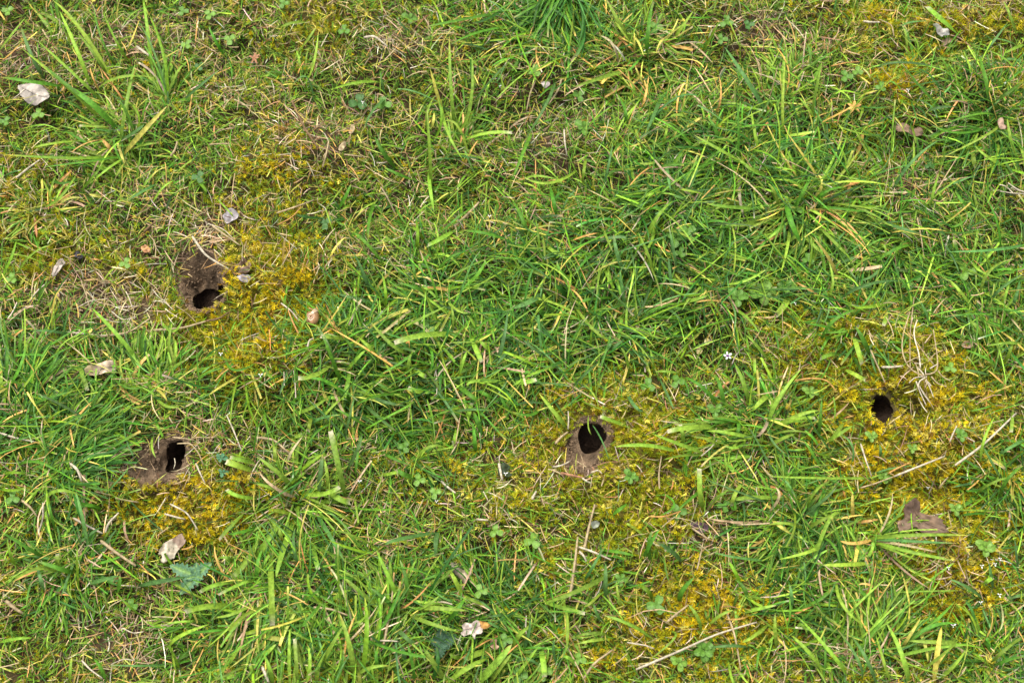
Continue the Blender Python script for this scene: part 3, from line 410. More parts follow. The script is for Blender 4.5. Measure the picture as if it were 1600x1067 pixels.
TUFTS = [ # x, y, label, filler blades, spread px, filler length m, azimuth (deg, None = all round), palette
(190,235,'tall pale green grass tuft right of the pale grey leaf at upper left',130,45,.06,125,'l'),
(262,150,'upright thin grass tuft above the bare soil patch, near the upper left clovers',60,16,.07,95,'l'),
(80,40,'sparse long blades rising beside the dark soil corner at top left',22,30,.06,110,'l'),
(712,212,'tall yellow green grass tuft standing alone in short turf near the top',46,14,.055,80,'l'),
(470,130,'loose low tuft of light green blades left of the twin round clover leaves',40,30,.03,None,'l'),
(868,10,'dense dark green tuft cut by the top edge of the view',230,42,.085,-100,'d'),
(1005,95,'light green tuft with many yellow blades right of the dark top edge tuft',120,45,.05,None,'y'),
(1050,245,'dark shaded green tuft below the yellow streaked tuft',110,45,.045,None,'g'),
(1268,325,'biggest spreading green tuft, its broad blades splaying from one crown right of centre',180,46,.08,None,'l'),
(1225,130,'loose tall green tuft above the biggest spreading tuft',110,40,.06,75,'l'),
(1440,95,'broad mown blade tuft leaning over the white curled leaf at upper right',40,35,.04,None,'l'),
(1545,190,'thick green tuft at the right edge below the white curled leaf',200,44,.065,None,'g'),
(1480,280,'thin grass tuft left of the white bleached roots at the right edge',60,40,.04,None,'g'),
(690,450,'wide green tuft right of the tan round shell',130,55,.05,None,'g'),
(555,560,'mown green tuft directly below the tan round shell',170,60,.045,None,'g'),
(780,545,'mown green tuft with pale cut ends in the middle of the turf',140,55,.045,None,'g'),
(980,440,'blue green tuft of upright blades at the centre of the turf',160,55,.05,None,'b'),
(1040,330,'dark green tuft with small round leaved weeds at its foot',120,48,.045,None,'g'),
(20,640,'long fine grass tuft at the left edge level with the pale long leaf',240,42,.075,50,'g'),
(110,720,'dense dark fine grass tuft left of the small burrow',230,48,.06,25,'g'),
(240,600,'fan of upright light green blades right of the pale long leaf',110,44,.05,85,'l'),
(462,778,'grass tuft with one very wide grey green mown blade',90,26,.06,None,'l'),
(430,950,'long hanging pale green tuft right of the blue green thistle',150,48,.07,-85,'l'),
(615,955,'bright green tuft of broad upright blades left of the lobed white leaf',120,36,.06,100,'l'),
(560,1050,'bright tall blades rising from the bottom edge left of centre',130,50,.07,90,'l'),
(790,1055,'broad pale green blades cut by the bottom edge under the lobed white leaf',70,40,.06,45,'l'),
(650,700,'short mown green tuft in the middle of the lower turf',90,45,.035,None,'g'),
(1150,690,'spreading tuft right of the round black burrow',120,40,.06,170,'l'),
(1200,640,'light green stiff tuft beside the small purple eyed flower',60,30,.05,80,'l'),
(1250,810,'thick matted tuft left of the brown lobed leaf',180,46,.06,None,'l'),
(1368,842,'long flat fan of blades reaching right under the brown lobed leaf',30,8,.085,-4,'l'),
(1350,980,'long grass tuft at the bottom right with pale yellow blades',200,62,.08,75,'l'),
(1540,540,'upright fine green tuft at the right edge above the diagonal stalk',160,46,.055,70,'l'),
(1480,440,'green tuft right of the bleached dead grass clump top',110,50,.045,None,'g'),
(1340,520,'loose green blades bordering the moss at its upper left',70,50,.04,None,'g'),
(1570,750,'green tuft at the right edge below the diagonal stalk',110,36,.05,None,'g'),
(1540,1030,'green tuft in the lower right corner',110,44,.05,None,'g'),
(940,905,'small tuft of broad curved blades below the two upright stalks',50,34,.035,None,'g'),
(1030,860,'short dark green blades in moss right of the upright stalks',46,24,.03,80,'g'),
(850,1010,'loose pale green tuft at the bottom centre',90,44,.05,None,'l'),
(1130,1000,'thin blades growing through golden moss at bottom right of centre',40,40,.035,None,'l'),
(1545,930,'sparse blue green blades among tiny white flowers at lower right',26,26,.035,None,'b'),
(110,900,'mown fine grass tuft below the dark left edge tufts',150,50,.045,None,'g'),
(310,1020,'mown grass tuft below the blue green thistle',130,60,.045,None,'l'),
(60,330,'short yellow green grass tuft above the long pale leaf at left',90,40,.035,None,'y'),
(560,330,'thin scattered green blades near the pale crossing straws',70,45,.035,None,'g')]
CW = dict(g=dict(g=5, m=2, l=1.5, d=2.5, y=.3, s=.4, b=1.2), l=dict(l=4, m=2.5, g=3, y=.6, s=.7, o=.4), d=dict(d=5, g=4, b=1, m=1), b=dict(b=4, g=3, d=2, l=1, s=.3), y=dict(l=3, y=2.5, m=2, g=2, o=1, s=1))
TC = np.array([(t[0], t[1]) for t in TUFTS], float); TE = []
for (tx, ty, lab, nb, sp, ln, az, pal) in TUFTS:
    p = at(tx, ty)[:2]; e = empty('grass_tuft', (p[0], p[1], float(height(p[0], p[1])))); tag(e, lab, 'grass tuft', 'grass tufts in the lawn'); TE.append(e)
    r = np.random.default_rng(int(tx*7+ty)); nb = int(nb*1.45)
    a = r.uniform(0, 6.283, nb); q = np.sqrt(r.random(nb))*sp*PX; x, y = p[0]+np.cos(a)*q, p[1]+np.sin(a)*q
    k = ~(in_hole(x, y, 1.35) | in_soil(x, y, 1.3)); x, y, a, q = x[k], y[k], a[k], q[k]; nb = len(x)
    if az is not None: a = math.radians(az)+r.normal(0, .6, nb)
    else: a = a+r.normal(0, .8, nb)
    L_ = ln*r.uniform(.3, 1.1, nb); el = r.uniform(.02, .34, nb); z = height(x, y)
    P0 = np.stack([x, y, z+.001], 1); P2 = P0+np.stack([np.cos(a)*np.cos(el), np.sin(a)*np.cos(el), np.sin(el)], 1)*L_[:, None]
    P1 = (P0+P2)/2; P1[:, 2] += L_*r.uniform(.1, .3, nb); P1[:, :2] += r.normal(0, .11, (nb, 2))*L_[:, None]
    c = mix_cols(nb, CW[pal], r, .24); tk = np.where(r.random(nb) < .3, r.uniform(.4, 1, nb), 0)
    ok = ~(clear(P2) | clear((P0+P2)/2)); P0, P1, P2, c, tk = P0[ok], P1[ok], P2[ok], c[ok], tk[ok]; nb = len(P0)
    V, F, C = strips(P0, P1, P2, r.gamma(4, .00042, nb)+.0003, c*.85, c*1.1, r.random(nb) < .3, 7, .3, None, 5, (tk, mix_cols(nb, dict(o=1, y=1, s=2, w=1), r)))
    mesh_obj('blade_cluster', V, F, C, M_GRASS, e, loc=np.array(e.location))
bi = 0
for (ox, oy), s in TR.items():
    for ln_ in s.split('|'):
        v = ln_.split(); q = np.array([float(u) for u in v[:7]]); ck = v[7]; r = np.random.default_rng(9000+bi); bi += 1
        pts = q[:6].reshape(3, 2)/K4+np.array([ox, oy]); w = q[6]/K4*PX*.84
        Lp = (np.linalg.norm(pts[1]-pts[0])+np.linalg.norm(pts[2]-pts[1]))*PX
        g0 = at(*pts[0])[:2]; hb = float(height(g0[0], g0[1])); h1 = float(base_h(*at(*pts[1])[:2])); h2 = float(base_h(*at(*pts[2])[:2]))
        hm = max(hb, h1)+min(.040, .018+.26*Lp)*r.uniform(.85, 1.1); ht = h2+min(.042, .016+.28*Lp)*r.uniform(.7, 1.15)
        P0 = at(pts[0][0], pts[0][1], hb+.006); Pm = at(pts[1][0], pts[1][1], hm); P2 = at(pts[2][0], pts[2][1], ht)
        P1 = 2*Pm-.5*(P0+P2); c = PAL[ck.lower()]*math.exp(r.normal(0, .16))*np.exp(r.normal(0, .05, 3)); cut = ck.isupper()
        tk = np.array([.95 if cut else (0.5 if r.random() < .35 else 0)]); tc_ = (PAL['w']*.9)[None] if cut else mix_cols(1, dict(o=1, y=1, s=2), r)
        i = int(np.argmin(((TC-pts[0])**2).sum(1))); e = TE[i]
        V, F, C = strips(P0[None], P1[None], P2[None], [w], (c*.9)[None], (c*1.08)[None], np.array([cut]), 10, .32, np.array([r.uniform(-.35, .35)]), 9000+bi, (tk, tc_))
        mesh_obj('leaf_blade' if ck.lower() not in 'sow' else 'dead_blade', V, F, C, M_GRASS if ck.lower() not in 'sw' else M_DEAD, e, loc=np.array(e.location))

# ------------------------------------------------------------------ clovers and weeds
def leaf_patch(outline, n_ring, c0, c1, cup, r, thick=0, base=(0, 0), rough=0):
    """flat outline (m,2) about base -> rings; returns V,F(quads),C"""
    o = np.asarray(outline, float); m = len(o); b = np.array(base, float); V = []; C = []
    for k in range(n_ring+1):
        u = max(k/n_ring, .02); p = b+(o-b)*u; z = cup(p[:, 0], p[:, 1], u)+rough*r.normal(0, 1, m)*(0.3+u)*.3
        V.append(np.column_stack([p, z])); C.append(np.column_stack([c0*(1-u)+c1*u if np.ndim(c0) == 1 and False else np.tile(c0*(1-u)+c1*u, (m, 1)), np.ones(m)]))
    V = np.concatenate(V); C = np.concatenate(C); a = (np.arange(n_ring)[:, None]*m+np.arange(m)); a2 = (np.arange(n_ring)[:, None]*m+(np.arange(m)+1) % m)
    return V, np.stack([a, a2, a2+m, a+m], -1).reshape(-1, 4), C
def tube(pts, rad, col, nseg=6):
    pts = np.asarray(pts, float); n = len(pts); T = np.gradient(pts, axis=0); T /= np.linalg.norm(T, axis=1, keepdims=True)+1e-9
    U = np.cross(T, [.13, .21, .97]); U /= np.linalg.norm(U, axis=1, keepdims=True)+1e-9; Wv = np.cross(T, U); a = np.linspace(0, 6.2832, nseg, endpoint=False)
    rad = np.broadcast_to(rad, (n,)); V = pts[:, None]+(U[:, None]*np.cos(a)[None, :, None]+Wv[:, None]*np.sin(a)[None, :, None])*rad[:, None, None]
    i = np.arange(n-1)[:, None]*nseg; j = np.arange(nseg)[None]; F = np.stack([i+j, i+(j+1) % nseg, i+nseg+(j+1) % nseg, i+nseg+j], -1).reshape(-1, 4)
    e0 = np.array([[0, 1, 2, 3], [3, 4, 5, 0]])[:, ::-1]; F = np.vstack([F, e0, (np.array([[0, 1, 2, 3], [3, 4, 5, 0]])+(n-1)*nseg)]) if nseg == 6 else F
    C = np.ones((n, nseg, 4)); C[..., :3] = np.broadcast_to(np.asarray(col), (n, 3))[:, None]
    return V.reshape(-1, 3), F, C.reshape(-1, 4)
def bez(p0, p1, p2, n=8):
    t = np.linspace(0, 1, n)[:, None]; return (1-t)**2*np.array(p0)+2*t*(1-t)*np.array(p1)+t*t*np.array(p2)
r = np.random.default_rng(77)
# clover prototype meshes: leaflet pointing +x with a notched tip
th = np.linspace(0, 2*math.pi, 20, endpoint=False)
rad = 1-.28*np.exp(-((th-0)/.35)**2)-.28*np.exp(-((th-2*math.pi)/.35)**2)
ox_ = 1.0+np.cos(th)*rad; oy_ = np.sin(th)*.88*(.85+.15*np.cos(th)); outl = np.stack([ox_, oy_], 1)*.5
def make_clover(px, py, rpx, label, lift=.020, green='m', rz=None, parent_group='three leaved clovers in the turf'):
    z = float(height(*at(px, py)[:2])); top = z+lift; p = at(px, py, top); size = rpx*PX
    e = empty('clover', (p[0], p[1], z)); tag(e, label, 'clover', parent_group); rz = r.uniform(0, 6.28) if rz is None else math.radians(rz)
    gcol = np.array(dict(m=(.085,.20,.018), l=(.13,.26,.028), d=(.045,.13,.020))[green])
    V, F, C = tube(bez((0, 0, -.002), (.004*math.cos(rz), .004*math.sin(rz), lift*.6), (0, 0, lift-.0003), 6), .0006, np.array([.16,.28,.07])); mesh_obj('stalk', V, F, C, M_LEAF, e)
    for k in range(3):
        a = rz+k*2.094; V, F, C = leaf_patch(outl, 4, gcol*1.35, gcol, lambda x, y, u: .10*np.abs(y)*1.2+.05*x*0+.04*np.sin(x*6), r, base=(.42, 0))
        V = V*size; t = r.uniform(-.05, .35); ca, sa = math.cos(a), math.sin(a); X_ = V[:, 0]*math.cos(t); Z_ = V[:, 0]*math.sin(t)+V[:, 2]
        mesh_obj('leaflet', np.stack([X_*ca-V[:, 1]*sa, X_*sa+V[:, 1]*ca, Z_+lift], 1), F, C, M_LEAF, e)
CLO = [(12,18,13,'clover in the very top left corner','l'),(286,18,11,'clover nearest the top edge at upper left','m'),(328,24,12,'pale clover right of the top edge clover at upper left','l'),(292,70,13,'folded clover above the thin upright tuft at upper left','l'),
 (359,62,14,'clear light green clover left of the red star shaped blade','l'),(312,104,11,'dark clover below the light green one at upper left','d'),(60,178,13,'clover touching the lower edge of the pale grey leaf','l'),(8,190,12,'clover at the left edge below the pale grey leaf','m'),
 (310,277,12,'dark clover in short turf below the upper left tuft','d'),(443,6,11,'clover cut by the top edge','m'),(560,161,17,'largest clover, with round twin leaves holding a white drop','d'),(600,163,14,'clover just right of the largest clover','m'),(538,48,14,'shaded clover left of the bare straw patch at the top','m'),
 (835,111,14,'neat clover beneath the dark top edge tuft','l'),(826,120,1,'',''),(905,150,14,'clover right of the neat one under the dark tuft','m'),(1024,45,14,'pale clover among yellow blades near the top','l'),(1135,35,14,'clover beside the bare soil right of the yellow blades','m'),
 (1128,62,13,'second clover by the bare soil, below its neighbour','m'),(1170,40,11,'dark clover right of the bare soil near the top','d'),(1322,120,14,'clover left of the golden moss pocket at the upper right','m'),(1340,112,11,'pale clover touching the golden moss pocket','l'),(1376,136,10,'small clover on the right side of the golden moss pocket','m'),
 (1452,258,11,'dark clover below the curled brown leaf at right','d'),(196,412,11,'clover in dry turf left of the large burrow','l'),(18,436,11,'pale clover at the left edge left of the long pale leaf','l'),(508,348,12,'dark clover right of the pale straws above centre left','d'),(668,514,13,'clover under the longest mown pale blade','m'),
 (565,612,14,'bright clover in the mown tuft left of centre','l'),(632,698,13,'clover with a dead tip in the lower middle turf','m'),(655,750,11,'clover in the yellow turf below the middle','l'),(680,770,10,'small pale clover left of the cut white straw','l'),(1075,362,14,'clover deep in the dark tuft right of centre','m'),
 (1063,395,11,'small clover under the dark tuft right of centre','m'),(1262,405,11,'clover between blades left of the right moss patch','m'),(1437,430,14,'clover above the bleached dead grass clump','m'),(1418,448,12,'second clover above the bleached clump, nearer the moss','m'),(1510,425,16,'big pale clover right of the bleached dead grass clump','l'),
 (1012,602,13,'clover right of and above the round black burrow','m'),(1058,596,13,'round clover half way from the round burrow to the purple eyed flower','m'),(751,923,14,'vivid clover to the upper right of the lobed white leaf','l'),(206,946,13,'clover below and left of the blue green thistle','m'),(20,778,14,'dark clover at the left edge under the fine dark tufts','m'),
 (832,845,16,'soft grey green clover left of the two upright stalks','l'),(1026,945,17,'dark clover in the golden moss at lower middle','m'),(905,1030,13,'clover near the bottom edge in golden moss','l'),(850,1050,14,'bright clover at the bottom edge left of the moss','l'),(812,1055,13,'clover in the bottom edge next to the bright one','m'),
 (790,1000,13,'clover right of the small torn tan leaf near the bottom','m'),(1060,800,15,'dark clover above the purple stained soil','m'),(1131,790,10,'small round clover right of the purple stained soil','m'),(1485,575,12,'clover touching the right side of the bleached dead grass clump','l'),(775,830,13,'pale clover below the cut white straw','l')]
for (a, b_, s, lab, g) in CLO:
    if lab: make_clover(a, b_, s*random.uniform(.85, 1.1), lab, random.uniform(.013, .021), g)
# spoon leaved rosette weeds
def make_weed(px, py, rpx, nleaf, label, green, narrow=.34, lift=.014, name='rosette_weed', cat='weed'):
    z = float(height(*at(px, py)[:2])); p = at(px, py, z+lift); e = empty(name, (p[0], p[1], z)); tag(e, label, cat, 'small broad leaved weeds')
    t_ = np.linspace(0, 6.2832, 18, endpoint=False); o = np.stack([.55+.45*np.cos(t_), np.sin(t_)*narrow*(1+.35*np.cos(t_))], 1); o[:, 0] = np.where(o[:, 0] < .12, .12, o[:, 0])
    V, F, C = tube(bez((0, 0, -.003), (.001, 0, lift*.5), (0, 0, lift), 5), .0012, np.array([.14,.24,.05])); mesh_obj('stem', V, F, C, M_LEAF, e)
    for k in range(nleaf):
        a = k*2.4+r.uniform(-.3, .3); sz = rpx*PX*(1-.5*k/nleaf)*r.uniform(.85, 1.15); tl = .05+.9*k/nleaf
        V, F, C = leaf_patch(o, 4, green*1.3, green*r.uniform(.8, 1.1), lambda x, y, u: .5*np.abs(y)**1.3-.25*x*x, r, base=(.5, 0)); V = V*sz
        X_ = V[:, 0]*math.cos(tl)-V[:, 2]*math.sin(tl); Z_ = V[:, 0]*math.sin(tl)+V[:, 2]*math.cos(tl); ca, sa = math.cos(a), math.sin(a)
        mesh_obj('leaf', np.stack([X_*ca-V[:, 1]*sa, X_*sa+V[:, 1]*ca, Z_+lift+.001], 1), F, C, M_LEAF, e)
WG = np.array([.10,.22,.025]); WL = np.array([.15,.28,.035]); WD = np.array([.06,.19,.03])
for a in [(912,200,17,7,'pale green spoon leaved rosette below the dark top edge tuft',WG),(1190,458,22,9,'large bright spoon leaved rosette above the golden moss right of centre',WL),(1152,466,19,6,'dark folded rosette left of the large bright one',WG),
  (1172,450,14,6,'small yellow green rosette touching the left of the large bright one',WL),(1056,372,18,7,'glossy rosette in the dark tuft right of centre',WG),(1117,640,15,6,'rosette at the foot of the stiff tuft right of the round burrow',WG),(1228,450,17,5,'half hidden rosette right of the large bright one',WG),
  (1265,612,13,6,'small weed left of the mossy burrow',WL),(1362,682,11,6,'tiny bright weed in moss just below the mossy burrow',WL),(1425,700,10,6,'tiny bright weed in golden moss under the bleached clump',WL),(1500,680,12,6,'tiny weed in moss left of the diagonal stalk',WG),
  (1380,745,12,7,'weed at the lower left of the golden moss',WL),(1492,795,12,7,'weed right of the brown lobed leaf',WL),(1540,855,16,8,'bright weed cluster right of the long flat fan of blades',WL),(1340,865,17,8,'vivid weed under the start of the long flat fan',WG),
  (1100,1015,18,9,'leafy weed in golden moss by the long pale stalk',WG),(1060,1035,13,7,'weed below the long pale stalk near the bottom edge',WL),(985,745,14,7,'weed in moss just right of the round black burrow rim',WG),(1425,1010,14,6,'weed at the foot of the pale yellow blades at lower right',WG),
  (720,470,11,5,'small weed in the wide middle tuft',WG),(345,715,10,5,'blue green weed right of the small burrow',np.array([.07,.19,.09])),(348,738,9,5,'lower blue green weed right of the small burrow',np.array([.07,.19,.09])),(970,905,12,6,'weed in moss right of the two upright stalks',WG),(640,30,15,5,'shaded weed at the top edge left of the dark tuft',WG)]:
    make_weed(*a)
# thistle seedling and the dark furry weed
def serrated(px, py, lab, specs, col, vein, name, cat, lift=.022, cent=None):
    z = float(height(*at(px, py)[:2])); p = at(px, py, z+lift); e = empty(name, (p[0], p[1], z)); tag(e, lab, cat)
    V, F, C = tube(bez((0, 0, -.002), (.002, 0, lift*.5), (0, 0, lift), 5), .0014, col); mesh_obj('stem', V, F, C, M_LEAF, e)
    for (ang, lpx, wpx, up) in specs:
        m = 13; s = np.linspace(0, 1, m); wv = np.sin(np.pi*np.clip(s*.93+.04, 0, 1)**.8)*wpx*PX*.5; tooth = 1+.26*np.where(np.arange(m) % 2 == 1, 1, -1)*np.minimum(1, s*4)
        wv = wv*tooth; wv[-1] = .0001; xs = s*lpx*PX; c = np.tile(col, (m, 1))
        rows = []; cs = []
        for f, cc in [(-1, col*1.15), (-.5, col), (-.09, vein), (.09, vein), (.5, col*.95), (1, col*1.15)]:
            rows.append(np.stack([xs, f*wv, .5*np.abs(f)*wv+.0012*np.sin(s*14+f*2)*abs(f)+up*xs*(1-.55*s)], 1)); cs.append(np.column_stack([np.tile(cc, (m, 1)), np.full(m, .5)]))
        V = np.concatenate(rows); C = np.concatenate(cs); i = np.arange(5)[:, None]*m+np.arange(m-1); F = np.stack([i, i+1, i+1+m, i+m], -1).reshape(-1, 4)
        a = math.radians(ang); ca, sa = math.cos(a), math.sin(a)
        mesh_obj('leaf', np.stack([V[:, 0]*ca-V[:, 1]*sa, V[:, 0]*sa+V[:, 1]*ca, V[:, 2]+lift], 1), F, C, M_LEAF, e)
TCOL = np.array([.115,.235,.125])
serrated(306, 900, 'blue green spiny thistle seedling below the pale folded leaf', [(158,42,20,.15),(88,19,14,.5),(40,30,18,.35),(-128,34,19,.1),(-20,14,10,.8),(200,14,9,.9),(-70,16,10,.7)], TCOL, np.array([.18,.32,.08]), 'thistle_seedling', 'thistle')
serrated(690, 1003, 'dark downy blue green weed left of the lobed white leaf', [(20,22,19,.3),(95,20,15,.4),(-100,26,15,.1),(170,18,14,.2),(-40,15,12,.5)], np.array([.05,.11,.06]), np.array([.06,.14,.065]), 'downy_weed', 'weed', .020)

# ------------------------------------------------------------------ straws and stalks
def stalk(pts, w, col, label, lift=.016, name='straw_stalk', cat='straw', group='dry straws lying on the turf', flat=False):
    """pts: photo pixels along the stalk; one tube"""
    q = []; pts = np.array(pts, float)
    d = np.r_[0, np.cumsum(np.linalg.norm(np.diff(pts, axis=0), axis=1))]; t = np.linspace(0, d[-1], max(6, len(pts)*4)); P = np.stack([np.interp(t, d, pts[:, 0]), np.interp(t, d, pts[:, 1])], 1)
    if len(pts) > 2:
        for _ in range(3): P[1:-1] = .25*P[:-2]+.5*P[1:-1]+.25*P[2:]
    g = at(P[:, 0], P[:, 1]); z0 = base_h(g[:, 0], g[:, 1]); n = len(P); rr = np.random.default_rng(int(pts[0, 0]*13+pts[0, 1]))
    z = z0.mean()*.5+z0*.5+lift+np.sin(np.linspace(0, 3.14, n))*.004+rr.normal(0, .0004, n); W3 = at(P[:, 0], P[:, 1], z); mid = W3[n//2].copy(); mid[2] = z0[n//2]
    c = PAL[col]*np.exp(rr.normal(0, .1, (n, 1))); rad = w*PX*.5*(1-.35*np.linspace(0, 1, n)); rad[0] *= .7; V, F, C = tube(W3, rad, c)
    if flat: V[:, 2] = (V[:, 2]-np.repeat(W3[:, 2], 6))*.5+np.repeat(W3[:, 2], 6)
    o = mesh_obj(name, V, F, C, M_DEAD, None, loc=mid); tag(o, label, cat, group); return o
def T_(ox, oy, s): v = [float(u) for u in s.split()]; return [(ox+v[i]/K4, oy+v[i+1]/K4) for i in range(0, len(v), 2)]
